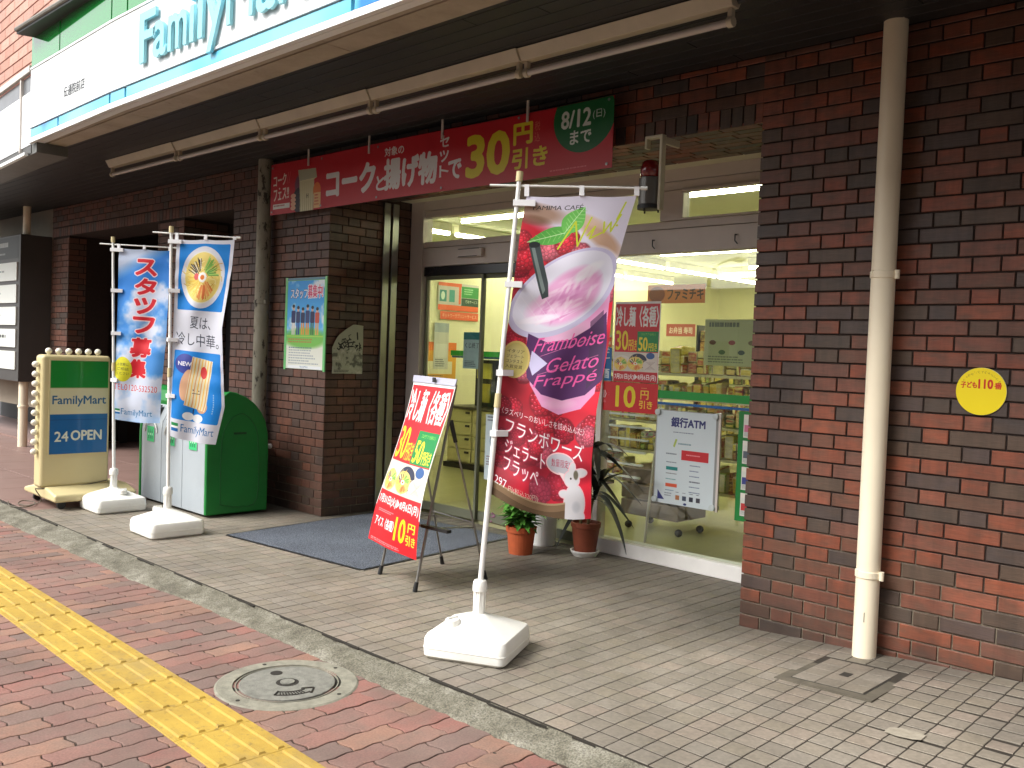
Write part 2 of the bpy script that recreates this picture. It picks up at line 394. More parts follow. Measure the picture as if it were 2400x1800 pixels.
class Can:
    def __init__(s, w, h, bg=(255, 255, 255)):
        s.w, s.h = w, h; s.a = np.empty((h, w, 3)); s.a[:] = np.array(bg)/255.
        s.Y, s.X = np.mgrid[0:h, 0:w]+.5
    def win(s, x0, y0, x1, y1):
        x0 = max(0, int(x0)-1); y0 = max(0, int(y0)-1); x1 = min(s.w, int(x1)+2); y1 = min(s.h, int(y1)+2)
        return (slice(y0, y1), slice(x0, x1)) if x1 > x0 and y1 > y0 else None
    def put(s, m, c, al=1.0, wn=None):
        c = np.array(c)/255. if not isinstance(c, np.ndarray) else c
        al = (al*m if m.dtype != bool else np.where(m, al, 0))[..., None]
        wn = wn or (slice(None), slice(None)); s.a[wn] = s.a[wn]*(1-al)+(c if c.ndim == 3 else c[None, None])*al; return s
    def rect(s, x0, y0, x1, y1, c, al=1.0, rd=0):
        wn = s.win(x0, y0, x1, y1)
        if not wn: return s
        X, Y = s.X[wn], s.Y[wn]; m = (X >= x0) & (X <= x1) & (Y >= y0) & (Y <= y1)
        if rd:
            dx = np.maximum(np.maximum(x0+rd-X, X-x1+rd), 0); dy = np.maximum(np.maximum(y0+rd-Y, Y-y1+rd), 0); m &= dx*dx+dy*dy <= rd*rd
        return s.put(m, c, al, wn)
    def ell(s, x, y, rx, ry, c, al=1.0, rot=0, soft=0):
        r = max(rx, ry); wn = s.win(x-r, y-r, x+r, y+r)
        if not wn: return s
        X, Y = s.X[wn]-x, s.Y[wn]-y; ca, sa = math.cos(R(rot)), math.sin(R(rot)); u = X*ca+Y*sa; v = -X*sa+Y*ca
        d = (u/rx)**2+(v/ry)**2
        return s.put(np.clip((1-d)/soft, 0, 1) if soft else d <= 1, c, al, wn)
    def poly(s, pts, c, al=1.0):
        m = np.zeros((s.h, s.w), bool); n = len(pts)
        for i in range(n):
            x0, y0 = pts[i]; x1, y1 = pts[(i+1) % n]
            if y0 == y1: continue
            m ^= ((s.Y >= y0) != (s.Y >= y1)) & (s.X < (x1-x0)*(s.Y-y0)/(y1-y0)+x0)
        return s.put(m, c, al)
    def line(s, pts, wd, c, al=1.0):
        for (x0, y0), (x1, y1) in zip(pts, pts[1:]):
            wn = s.win(min(x0, x1)-wd, min(y0, y1)-wd, max(x0, x1)+wd, max(y0, y1)+wd)
            if not wn: continue
            X, Y = s.X[wn], s.Y[wn]; L = max(1e-6, (x1-x0)**2+(y1-y0)**2); t = np.clip(((X-x0)*(x1-x0)+(Y-y0)*(y1-y0))/L, 0, 1)
            s.put((X-x0-t*(x1-x0))**2+(Y-y0-t*(y1-y0))**2 <= (wd/2)**2, c, al, wn)
        return s
    def text(s, st, x, y, w, h, c, bold=.02, slant=0, rise=0, out=None, al=1.0):
        """writes st into the box x, y, w, h (top left, y down); w None keeps the proportions; slant and rise shear it; bold thickens the strokes"""
        T, mn, mx = glyphs(st)
        if not len(T): return s
        ex = mx-mn; w = ex[0]/ex[1]*h if w is None else w; rb = max(0, bold)*min(h, 1.3*w/max(1, len(st)))*1.15
        q = (T-mn)/ex; P = np.empty_like(q); P[..., 0] = x+rb+q[..., 0]*(w-2*rb)+slant*q[..., 1]*h; P[..., 1] = y+h-rb-q[..., 1]*(h-2*rb)-rise*q[..., 0]*w
        m = np.zeros((s.h, s.w), bool)
        for t in P:
            x0 = max(0, int(t[:, 0].min()-.5)); x1 = min(s.w, int(t[:, 0].max()+1.5)); y0 = max(0, int(t[:, 1].min()-.5)); y1 = min(s.h, int(t[:, 1].max()+1.5))
            if x1 <= x0 or y1 <= y0: continue
            X = s.X[y0:y1, x0:x1]; Y = s.Y[y0:y1, x0:x1]; (ax, ay), (bx, by), (cx, cy_) = t
            e1 = (bx-ax)*(Y-ay)-(by-ay)*(X-ax); e2 = (cx-bx)*(Y-by)-(cy_-by)*(X-bx); e3 = (ax-cx)*(Y-cy_)-(ay-cy_)*(X-cx)
            m[y0:y1, x0:x1] |= ((e1 >= 0) & (e2 >= 0) & (e3 >= 0)) | ((e1 <= 0) & (e2 <= 0) & (e3 <= 0))
        def fat(m, r):
            d = m.copy()
            for rr in ([r] if r < 2.5 else [r, r*.55]):
                for a in range(12):
                    k = (int(round(rr*math.sin(a*math.pi/6))), int(round(rr*math.cos(a*math.pi/6))))
                    if k != (0, 0): d |= np.roll(m, k, (0, 1))
            return d
        wn = s.win(x-20-abs(slant*h), y-20-abs(rise*w), x+w+20+abs(slant*h), y+h+20+abs(rise*w))
        if not wn: return s
        m = m[wn]
        if rb >= .5: m = fat(m, rb)
        if out: s.put(fat(m, out[0]), out[1], al, wn)
        return s.put(m, c, al, wn)
    def tate(s, st, x, y, w, h, c, bold=.03, out=None, gap=.12, slant=0):
        n = len(st); ch = h/n
        for i, k in enumerate(st): s.text(k, x+slant*i, y+i*ch, w, ch*(1-gap), c, bold, out=out)
        return s
    def lines(s, x, y, w, h, n, c, seed=0, al=.7):
        rs = np.random.RandomState(seed)
        for i in range(n):
            yy = y+h*i/n; xx = x
            while xx < x+w*rs.uniform(.6, 1):
                l = rs.uniform(.02, .07)*w; s.rect(xx, yy, xx+l, yy+h/n*.5, c, al); xx += l*1.25
        return s
    def image(s, name):
        im = bpy.data.images.new(name, s.w, s.h); px = np.ones((s.h, s.w, 4), np.float32)
        px[..., :3] = np.clip(s.a, 0, 1)[::-1]*.97; im.pixels.foreach_set(px.ravel()); im.pack(); return im

def print_mat(name, can, rough=.5, trans=0, coat=0, metal=0, wrinkle=0, var=.0):
    m, t, bs = newmat(name); n = t.nodes.new('ShaderNodeTexImage'); n.image = can.image(name); n.extension = 'EXTEND'
    uv = t.nodes.new('ShaderNodeUVMap'); t.links.new(uv.outputs[0], n.inputs[0])
    t.links.new(n.outputs[0], bs.inputs['Base Color']); bs.inputs['Roughness'].default_value = rough; bs.inputs['Coat Weight'].default_value = coat
    if wrinkle: bump(t, bs, noise_(t, 9, detail=3), wrinkle, .02)
    if trans:
        tl = t.nodes.new('ShaderNodeBsdfTranslucent'); t.links.new(n.outputs[0], tl.inputs[0])
        mx = t.nodes.new('ShaderNodeMixShader'); mx.inputs[0].default_value = trans
        t.links.new(bs.outputs[0], mx.inputs[1]); t.links.new(tl.outputs[0], mx.inputs[2]); t.links.new(mx.outputs[0], t.nodes['Material Output'].inputs[0])
    return m

def noodles(c, x, y, rx, ry, seed=1, rice=False):
    """a bowl of cold noodles with toppings"""
    rs = np.random.RandomState(seed)
    c.ell(x, y, rx, ry, (238, 214, 120))
    for i in range(90):
        a = rs.uniform(0, 6.28); d = rs.uniform(0, .8); px = x+rx*d*math.cos(a); py = y+ry*d*math.sin(a); b = rs.uniform(0, 6.28); L = rx*.3
        col = [(248, 226, 130), (226, 190, 90), (252, 238, 170), (214, 170, 70)][i % 4]
        c.line([(px, py), (px+L*math.cos(b), py+L*math.sin(b)*.8), (px+L*1.5*math.cos(b+.5), py+L*1.4*math.sin(b+.5))], max(1.2, rx*.035), col)
    def sector(a0, a1, cols, n=26):
        for i in range(n):
            a = R(rs.uniform(a0, a1)); d0 = rs.uniform(.25, .45); d1 = rs.uniform(.7, .9)
            c.line([(x+rx*d0*math.cos(a), y+ry*d0*math.sin(a)), (x+rx*d1*math.cos(a+.12), y+ry*d1*math.sin(a+.12))], rx*.05, cols[i % len(cols)])
    sector(-80, -10, [(132, 190, 84), (96, 160, 70), (170, 214, 110)]); sector(30, 100, [(226, 130, 60), (240, 168, 96), (214, 110, 50)])
    sector(190, 255, [(60, 50, 40), (230, 226, 210), (90, 74, 52)], 16); sector(110, 180, [(240, 200, 80), (250, 222, 110)])
    c.ell(x-rx*.36, y-ry*.02, rx*.14, ry*.14, (226, 96, 96))
    c.ell(x, y, rx*.24, ry*.2, (250, 248, 240)); c.ell(x, y, rx*.12, ry*.1, (228, 120, 34))
def fmlogo(c, x, y, w, h):
    c.rect(x, y, x+w, y+h*.36, (20, 140, 70)); c.rect(x, y+h*.36, x+w, y+h*.62, (250, 250, 250)); c.rect(x, y+h*.62, x+w, y+h, (10, 110, 190))

# --- raspberry drink flag
def print_pink():
    w, h = 430, 1300; c = Can(w, h, (178, 26, 46)); u = lambda a: a*w; v = lambda b: b*h; rs = np.random.RandomState(3)
    n = vnoise(h, w, 150, 3, 5)[..., None]; c.a = c.a*(.75+.8*n)
    def berry(x, y, r, base):
        base = np.array(base, float); c.ell(x, y, r*1.04, r*1.16, tuple(base*.6), soft=.3); k2 = 30
        for k in range(k2-1, -1, -1):
            a = k*2.39996; d = math.sqrt(k/k2)*r*.86; xx, yy = x+d*math.cos(a), y+d*math.sin(a)*1.12; q = 1.12-.45*(d/r)
            c.ell(xx, yy, r*.215, r*.225, tuple(np.minimum(255, base*q*.74)), 1); c.ell(xx-r*.02, yy-r*.03, r*.2, r*.2, tuple(np.minimum(255, base*q)), 1, soft=.55)
            c.ell(xx-r*.07, yy-r*.08, r*.075, r*.06, tuple(np.minimum(255, base*.5+np.array([132, 116, 124]))), .75, soft=.8)
    for i in range(60):
        t = rs.rand(); y = v(rs.uniform(.12, .96)); r = rs.uniform(30, 58)
        berry(rs.rand()*w, y, r, (226, 36, 62) if t < .55 else (186, 20, 50) if t < .8 else (238, 104, 128))
    c.ell(u(.1), v(.8), u(.35), v(.12), (96, 6, 34), .5, soft=1); c.ell(u(.55), v(.9), u(.3), v(.09), (120, 10, 40), .55, soft=1); c.ell(u(.0), v(.45), u(.14), v(.2), (150, 16, 44), .5, soft=1)
    # pale top with blurred fingers
    fade = np.clip((v(.17)+.28*c.X*0-c.Y+(c.X-u(.45))*.55)/v(.05), 0, 1); c.put(fade, (226, 220, 238))
    c.ell(u(.15), v(.055), u(.32), v(.035), (176, 140, 118), .9, 14, soft=.8); c.ell(u(.1), v(.08), u(.2), v(.02), (120, 84, 60), .7, 10, soft=.8)
    c.ell(u(.78), v(.135), u(.34), v(.03), (206, 166, 138), .95, 34, soft=.7); c.ell(u(.62), v(.08), u(.26), v(.02), (222, 190, 166), .8, 20, soft=.8)
    c.ell(u(.9), v(.2), u(.2), v(.028), (238, 226, 232), .9, 34, soft=.5)
    for (x, y, r, q) in ((.08, .205, 60, 1), (.3, .175, 50, 0), (.46, .15, 54, 1), (.02, .15, 44, 1), (.62, .19, 44, 0), (.93, .3, 46, 0), (.95, .24, 40, 1)): berry(u(x), v(y), r, (232, 40, 62) if q else (240, 110, 130))
    def leaf(x0, y0, x1, y1, wd, col, hi):
        dx, dy = x1-x0, y1-y0; L = math.hypot(dx, dy); nx_, ny_ = -dy/L, dx/L; P = [(x0+dx*t+nx_*wd*q*math.sin(math.pi*t**.8), y0+dy*t+ny_*wd*q*math.sin(math.pi*t**.8)) for q, ts in ((1, [k/12 for k in range(13)]), (-1, [1-k/12 for k in range(13)])) for t in ts]
        c.poly(P, col)
        for k in range(1, 8):
            t = k/8.5; c.line([(x0+dx*t, y0+dy*t), (x0+dx*(t+.09)+nx_*wd*.7*math.sin(math.pi*t), y0+dy*(t+.09)+ny_*wd*.7*math.sin(math.pi*t))], 3, hi, .7); c.line([(x0+dx*t, y0+dy*t), (x0+dx*(t+.09)-nx_*wd*.7*math.sin(math.pi*t), y0+dy*(t+.09)-ny_*wd*.7*math.sin(math.pi*t))], 3, hi, .7)
        c.line([(x0, y0), (x1, y1)], 3, (206, 240, 186))
    leaf(u(.5), v(.115), u(.08), v(.155), 38, (92, 178, 74), (150, 214, 120)); leaf(u(.42), v(.125), u(.56), v(.035), 46, (112, 198, 90), (172, 230, 144))
    c.text('FAMIMA CAFÉ', u(.08), v(.026), u(.46), v(.02), (40, 40, 44), .015)
    for p in ([(.42, .175), (.55, .085), (.62, .165), (.7, .07)], [(.7, .13), (.76, .1), (.73, .14), (.84, .12)], [(.84, .085), (.86, .12), (.91, .085), (.93, .115), (.99, .06)], [(1.0, .02), (.96, .075)]):
        c.line([(u(a*.92), v(b)) for a, b in p], 7, (204, 214, 50))
    c.ell(u(.9), v(.095), 5, 5, (204, 214, 50))
    # cup
    body = [(u(.06), v(.4)), (u(.97), v(.27)), (u(.96), v(.45)), (u(.95), v(.62)), (u(.84), v(.672)), (u(.62), v(.7)), (u(.44), v(.682)), (u(.3), v(.62)), (u(.2), v(.47))]
    c.poly(body, (232, 160, 206)); c.ell(u(.6), v(.44), u(.28), v(.05), (244, 196, 228), .8, -15, soft=.8); c.ell(u(.62), v(.665), u(.2), v(.02), (244, 190, 222), .7, -8, soft=.8); g = np.clip((c.X-u(.3))/u(.6), 0, 1)
    c.ell(u(.5), v(.318), u(.6), v(.112), (206, 200, 232), 1, -38); c.ell(u(.5), v(.314), u(.55), v(.1), (232, 230, 246), 1, -38)
    c.ell(u(.56), v(.325), u(.4), v(.078), (236, 176, 220), 1, -42, soft=.35); c.ell(u(.36), v(.365), u(.26), v(.05), (240, 196, 228), .9, -30, soft=.6)
    for k in range(90):
        a = rs.uniform(0, 6.28); d = rs.uniform(.1, .85); col = [(244, 206, 234), (216, 136, 194), (250, 230, 244), (228, 160, 210)][k % 4]
        c.ell(u(.54)+d*u(.34)*math.cos(a), v(.33)+d*v(.07)*math.sin(a)-d*u(.34)*math.cos(a)*.6, 40, 8, col, .6, -50+rs.uniform(-30, 30), soft=.8)
    for k in range(5): c.line([(u(.02+.04*k), v(.4-.03*k)), (u(.1+.1*k), v(.425-.006*k)), (u(.4+.1*k), v(.41-.018*k))], 2, (250, 244, 252), .5)
    c.ell(u(.72), v(.245), u(.2), v(.02), (248, 246, 254), .8, -35, soft=.6); c.ell(u(.3), v(.405), u(.22), v(.016), (248, 240, 252), .8, -14, soft=.6)
    c.poly([(u(.1), v(.165)), (u(.2), v(.155)), (u(.34), v(.285)), (u(.36), v(.33)), (u(.3), v(.34)), (u(.26), v(.31))], (62, 72, 74))
    c.poly([(u(.13), v(.175)), (u(.16), v(.17)), (u(.32), v(.31)), (u(.3), v(.325))], (126, 140, 138)); c.ell(u(.155), v(.163), u(.055), v(.01), (34, 40, 42))
    band = [(u(.21), v(.455)), (u(.4), v(.478)), (u(.62), v(.462)), (u(.8), v(.42)), (u(.95), v(.365)), (u(.99), v(.5)), (u(1.0), v(.575)), (u(.86), v(.628)), (u(.64), v(.655)), (u(.42), v(.645)), (u(.26), v(.6)), (u(.21), v(.53))]
    c.poly(band, (82, 40, 96)); c.poly([(u(.8), v(.4)), (u(.92), v(.36)), (u(.98), v(.56)), (u(.86), v(.61))], (66, 46, 74), .6)
    c.text('Framboise', u(.28), v(.468), u(.66), v(.05), (240, 96, 170), -.012, slant=.25, rise=.25)
    c.text('Gelato', u(.42), v(.528), u(.5), v(.05), (240, 96, 170), -.012, slant=.25, rise=.24)
    c.text('Frappé', u(.32), v(.588), u(.6), v(.052), (240, 96, 170), -.012, slant=.25, rise=.24)
    for a, b in ((.525, .435), (.585, .5)): c.line([(u(.36), v(a)), (u(.92), v(b))], 2, (216, 120, 170))
    c.poly([(u(.27), v(.51)), (u(.44), v(.545)), (u(.31), v(.59)), (u(.265), v(.56))], (206, 200, 236))
    c.ell(u(.12), v(.545), u(.145), v(.062), (214, 190, 112)); c.ell(u(.12), v(.545), u(.125), v(.055), (196, 180, 104)); c.ell(u(.11), v(.535), u(.1), v(.044), (222, 212, 150), .7, soft=.8)
    for i, k in enumerate(('イタリア', 'ジェラート', 'コンテスト', '入賞受賞')): c.text(k, u(.03), v(.512+.017*i), u(.17), v(.012), (70, 60, 40), .01)
    for (x, y, r) in ((.12, .93, 48), (.34, .88, 52), (.8, .86, 60)):
        c.ell(u(x), v(y), r*1.8, r, (120, 10, 34), .5, soft=.9)
    c.text('〈ラズベリーのおいしさを詰め込んだ〉', u(.04), v(.705), u(.86), v(.022), (246, 236, 240), .012, rise=-.09)
    o = (3, (190, 60, 90))
    c.text('フランボワーズ', u(.09), v(.735), u(.82), v(.05), (250, 248, 250), -.004, rise=-.17, out=o)
    c.text('ジェラート', u(.1), v(.805), u(.42), v(.045), (250, 248, 250), -.004, rise=-.15, out=o)
    c.text('フラッペ', u(.1), v(.862), u(.36), v(.045), (250, 248, 250), -.004, rise=-.15, out=o)
    c.ell(u(.68), v(.845), u(.15), v(.033), (244, 200, 206)); c.ell(u(.68), v(.845), u(.138), v(.029), (192, 190, 200)); c.poly([(u(.66), v(.87)), (u(.72), v(.872)), (u(.72), v(.895))], (236, 214, 220))
    c.text('数量限定!', u(.585), v(.832), u(.19), v(.024), (176, 60, 84), .02)
    # small white rabbit beside the bubble
    def rab(g, col):
        c.ell(u(.83), v(.955), u(.1)+g, v(.055)+g, col); c.ell(u(.8), v(.885), u(.075)+g, v(.024)+g, col, 1, -20); c.ell(u(.88), v(.865), u(.07)+g, v(.012)+g, col, 1, -12)
        c.ell(u(.8), v(.858), u(.03)+g, v(.022)+g, col, 1, 10); c.ell(u(.78), v(.995), u(.05)+g, v(.02)+g, col); c.ell(u(.88), v(.995), u(.05)+g, v(.02)+g, col); c.ell(u(.73), v(.93), u(.05)+g, v(.01)+g, col)
    rab(4, (240, 190, 200)); rab(0, (214, 212, 218)); c.ell(u(.84), v(.872), u(.028), v(.016), (110, 104, 88), 1, soft=.5); c.ell(u(.79), v(.884), 4, 4, (50, 44, 44)); c.ell(u(.85), v(.965), u(.05), v(.02), (186, 188, 196), .8, soft=.8)
    yb = v(.952)+v(.03)*np.sin(c.X/w*4.2)*(c.X/w); c.put((c.Y > yb) & (c.X < u(.74)), (128, 102, 74)); c.put((c.Y > yb) & (c.Y < yb+7) & (c.X < u(.74)), (170, 146, 112)); c.put((c.Y > yb+30) & (c.X < u(.74)), (96, 74, 50))
    c.text('297', u(.03), v(.93), u(.12), v(.026), (240, 240, 246), .0, rise=-.1); c.text('円(税込320円)', u(.17), v(.945), u(.3), v(.02), (226, 206, 190), .0, rise=-.03)
    return c
# --- blue chilled noodle flag
def print_blue():
    w, h = 300, 1000; c = Can(w, h, (226, 228, 240)); u = lambda a: a*w; v = lambda b: b*h
    B = (0, 132, 222)
    c.rect(u(.06), v(.02), u(.94), v(.355), B, rd=8); c.ell(u(.5), v(.188), u(.39), v(.155), (226, 228, 238)); c.ell(u(.5), v(.188), u(.33), v(.13), (240, 236, 214)); noodles(c, u(.5), v(.188), u(.32), v(.125), 4)
    c.text('夏は、', u(.34), v(.385), u(.4), v(.06), (40, 48, 66), .004, rise=-.03); c.text('冷し中華。', u(.06), v(.465), u(.86), v(.065), (40, 48, 66), .004, rise=-.03)
    c.rect(u(.05), v(.56), u(.95), v(.905), B, rd=8)
    c.ell(u(.28), v(.625), u(.2), v(.05), (58, 70, 158)); c.text('NEW!', u(.14), v(.614), u(.29), v(.022), (244, 244, 250), .03)
    c.ell(u(.32), v(.73), u(.12), v(.08), (226, 176, 140), 1, 12); c.ell(u(.6), v(.83), u(.1), v(.03), (214, 162, 124))
    c.poly([(u(.42), v(.585)), (u(.8), v(.6)), (u(.66), v(.85)), (u(.28), v(.83))], (236, 226, 190))
    for k in range(7): c.poly([(u(.43+.055*k), v(.587+.002*k)), (u(.45+.055*k), v(.588+.002*k)), (u(.31+.055*k), v(.83+.003*k)), (u(.29+.055*k), v(.83+.003*k))], (240, 190, 80) if k % 2 else (222, 160, 100))
    c.ell(u(.62), v(.66), u(.06), v(.03), (220, 60, 60)); c.rect(u(.42), v(.765), u(.56), v(.768), (60, 50, 50)); c.ell(u(.44), v(.75), 3, 3, (60, 50, 50)); c.ell(u(.54), v(.752), 3, 3, (60, 50, 50))
    c.line([(u(.45), v(.845)), (u(.45), v(.87))], 5, (30, 40, 80)); c.ell(u(.37), v(.882), u(.1), v(.02), (238, 240, 244)); c.ell(u(.55), v(.886), u(.1), v(.02), (238, 240, 244))
    for k in range(9): c.rect(u(.8), v(.76+.011*k), u(.82), v(.767+.011*k), (150, 190, 230))
    fmlogo(c, u(.06), v(.925), u(.14), v(.042)); c.text('FamilyMart', u(.25), v(.925), u(.66), v(.05), (24, 108, 178), .012)
    return c
# --- staff wanted flag
def print_staff():
    w, h = 300, 1000; c = Can(w, h, (60, 134, 206)); u = lambda a: a*w; v = lambda b: b*h
    g = np.clip(c.Y/h, 0, 1)[..., None]; c.a = np.array([34, 126, 222])/255*(1-g*.6)+np.array([150, 200, 250])/255*g*.6
    n = vnoise(h, w, 130, 5, 9); m = np.clip((n-.5)*5, 0, 1)
    m = np.maximum(m*.9, np.clip((v(.14)-c.Y+(u(.3)-c.X)*.6)/90, 0, 1)*.85); c.put(m, (232, 232, 246)); c.put(np.clip((c.Y-v(.8))/v(.1), 0, 1)*.55, (220, 228, 246))
    c.tate('スタッフ', u(.33), v(.055), u(.42), v(.45), (224, 28, 44), .045, out=(6, (250, 226, 232)))
    c.text('募', u(.3), v(.515), u(.42), v(.115), (224, 28, 44), .04, out=(5, (250, 226, 232))); c.text('集', u(.3), v(.64), u(.36), v(.11), (224, 28, 44), .04, out=(5, (250, 226, 232)))
    c.ell(u(.17), v(.705), u(.19), v(.072), (222, 216, 40))
    for i, k in enumerate(('お気軽に', 'ご相談', 'ください')): c.text(k, u(.05), v(.668+.026*i), u(.25), v(.018), (70, 74, 40), .015)
    c.text('TEL0120-532520', u(.0), v(.79), u(.92), v(.036), (206, 60, 84), .015, out=(2, (240, 236, 246)))
    fmlogo(c, u(.05), v(.935), u(.1), v(.03)); c.text('FamilyMart', u(.17), v(.93), u(.66), v(.045), (40, 120, 180), .01)
    return c
# --- noodle discount sheet (easel and window) 
def print_cold(w=300, h=700, low=True):
    c = Can(w, h, (214, 30, 40)); u = lambda a: a*w; H = h*(.78 if low else 1.0); v = lambda b: b*H
    c.rect(0, 0, w, v(.03), (240, 240, 238)); c.rect(0, 0, u(.015), H, (240, 240, 238)); c.rect(u(.985), 0, w, H, (240, 240, 238))
    c.text('冷し麺〈各種〉', u(.03), v(.055), u(.94), v(.26), (246, 244, 240), .03)
    c.rect(u(.52), v(.37), u(.98), v(.62), (20, 144, 70)); c.text('プロモアプリ会員なら', u(.6), v(.39), u(.32), v(.03), (170, 226, 90), .01)
    c.text('30', u(.04), v(.36), u(.28), v(.25), (246, 222, 40), .035, out=(2, (180, 20, 20))); c.text('円引き', u(.33), v(.47), u(.18), v(.14), (246, 222, 40), .02)
    c.text('50', u(.55), v(.44), u(.2), v(.17), (246, 226, 50), .035); c.text('円引き', u(.77), v(.51), u(.18), v(.1), (246, 226, 50), .02)
    c.rect(u(.02), v(.63), u(.98), v(.87), (222, 214, 200)); y = .75
    c.ell(u(.2), v(.72), u(.16), v(.05), (232, 226, 216)); noodles(c, u(.17), v(.78), u(.15), v(.085), 6)
    c.ell(u(.55), v(.74), u(.2), v(.095), (50, 56, 80)); noodles(c, u(.5), v(.77), u(.18), v(.085), 7)
    c.ell(u(.82), v(.67), u(.09), v(.04), (60, 100, 160)); c.ell(u(.82), v(.79), u(.16), v(.075), (226, 216, 206))
    for k in range(16): c.line([(u(.7+.015*k), v(.74)), (u(.95-.015*k), v(.84))], 2, (170, 150, 140) if k % 2 else (240, 232, 224))
    c.rect(u(.015), v(.875), u(.985), H, (200, 30, 40)); c.text('7月31日(火)▶8月6日(月)', u(.04), v(.9), u(.92), v(.08), (248, 240, 238), .02)
    if low:
        c.rect(0, H, w, h, (222, 28, 38)); c.lines(u(.1), H+8, u(.4), h*.02, 2, (246, 200, 200), 2); c.text('アイス〈各種〉', u(.07), H+h*.055, u(.45), h*.065, (248, 244, 244), .025)
        c.text('10', u(.54), H+h*.02, u(.22), h*.14, (250, 228, 30), .04); c.text('円', u(.8), H+h*.03, u(.14), h*.055, (250, 228, 60), .02); c.text('引き', u(.78), H+h*.1, u(.18), h*.06, (250, 228, 60), .02)
        c.lines(u(.05), h*.975, u(.9), h*.02, 2, (250, 190, 190), 5)
    return c
def print_ten():
    c = Can(520, 200, (212, 34, 38)); c.text('アイス〈各種〉', -150, 60, 240, 54, (244, 240, 240), .02); c.lines(20, 130, 90, 20, 2, (240, 190, 190), 4)
    c.text('10', 170, 22, 170, 150, (240, 218, 30), .04); c.lines(385, 30, 60, 10, 1, (240, 220, 120), 3)
    c.text('円', 380, 48, 66, 60, (244, 214, 60), .01); c.text('引き', 370, 116, 110, 54, (244, 214, 60), .01); return c
def print_banner():
    w, h = 1800, 206; c = Can(w, h, (190, 26, 38)); sx = w/3.68
    c.text('コーク', 18, 46, 96, 48, (232, 224, 210), .03, rise=.06); c.text('//', 118, 40, 26, 46, (214, 90, 90), -.01); c.text('・', 60, 98, 10, 8, (230, 220, 210), .03)
    c.text('フェス!!', 22, 106, 112, 46, (232, 224, 210), .03, rise=.06); c.rect(20, 164, 140, 184, (226, 226, 222)); c.lines(26, 168, 108, 12, 1, (150, 60, 60), 4)
    c.ell(205, 100, 34, 46, (110, 60, 80), soft=.5); c.ell(206, 160, 46, 50, (40, 30, 40)); 
    for k in range(4): c.ell(165, 140+16*k, 18, 9, (224, 170, 140))
    c.poly([(196, 40), (320, 44), (330, 80), (310, 86), (308, 206), (214, 206), (208, 84)], (214, 208, 170)); c.poly([(196, 40), (320, 44), (330, 80), (210, 84)], (176, 176, 150))
    for k in range(7): c.rect(216+14*k, 88, 221+14*k, 206, (178, 168, 120), .8)
    c.text('H', 256, 138, 14, 18, (60, 50, 40), .01); c.ell(330, 130, 26, 30, (224, 120, 50)); c.rect(310, 140, 356, 200, (230, 190, 130)); c.lines(314, 146, 36, 48, 4, (190, 60, 50), 5)
    c.text('コーク', 392, 60, 320, 112, (226, 226, 226), .045); c.text('と', 716, 118, 48, 54, (226, 226, 226), .03)
    c.text('対象の', 762, 22, 110, 32, (226, 226, 226), .015); c.text('揚げ物', 760, 62, 290, 114, (226, 226, 226), .035)
    c.tate('セット', 1060, 18, 46, 150, (226, 226, 226), .03, gap=.2); c.text('で', 1104, 104, 66, 66, (226, 226, 226), .035)
    c.text('30', 1188, 34, 200, 144, (222, 208, 40), .05); c.text('円', 1400, 26, 84, 68, (222, 208, 40), .035); c.tate('税込', 1492, 30, 22, 66, (214, 120, 90), .0); c.text('引き', 1398, 104, 150, 66, (222, 208, 40), .03)
    c.ell(1688, 44, 118, 104, (14, 100, 46)); c.text('8/12', 1600, 18, 116, 54, (226, 232, 226), .035); c.text('(日)', 1722, 30, 46, 28, (226, 232, 226), .01); c.text('まで', 1636, 80, 84, 42, (226, 232, 226), .03)
    c.lines(1560, 188, 170, 8, 1, (230, 140, 140), 7); return c
def print_atm():
    w, h = 380, 500; c = Can(w, h, (206, 218, 222)); I = (46, 52, 110)
    c.text('銀行ATM', 94, 34, 210, 54, I, .03); c.lines(110, 112, 170, 10, 1, (90, 100, 120), 3); c.poly([(112, 190), (126, 150), (138, 152), (122, 196)], (170, 190, 90));
    c.lines(144, 170, 120, 16, 1, (90, 130, 140), 8); c.lines(70, 228, 70, 14, 1, (70, 80, 90), 9); c.rect(166, 206, 330, 258, (196, 40, 48)); c.lines(196, 226, 90, 12, 1, (240, 200, 200), 10)
    for i, (col, bx) in enumerate((((70, 80, 90), 0), ((30, 130, 126), 1), ((90, 90, 90), 0), ((60, 130, 130), 0), ((214, 90, 60), 1), ((80, 110, 140), 0))):
        y = 270+30*i
        if bx: c.rect(74, y, 146, y+18, col)
        else: c.lines(74, y+4, 74, 9, 1, col, i+20)
    for i in range(6): c.lines(220, 280+28*i, 80, 9 if i != 3 else 14, 1, (70, 84, 120) if i != 3 else (40, 44, 60), i+40)
    c.poly([(26, 480), (26, 430), (70, 480)], (50, 56, 120)); c.lines(70, 440, 60, 24, 2, (110, 120, 130), 50)
    for k in range(4): c.rect(140+42*k, 448, 164+42*k, 472, ((170, 110, 70), (60, 70, 90), (40, 44, 60), (60, 60, 70))[k]); c.lines(140+42*k, 430, 24, 8, 1, (70, 70, 80), k)
    c.ell(200, 490, 10, 6, (40, 50, 110)); c.rect(0, 0, w, 3, (150, 150, 150)); c.rect(w-14, 0, w, h, (140, 142, 140)); c.rect(0, 0, 5, h, (150, 152, 150)); return c
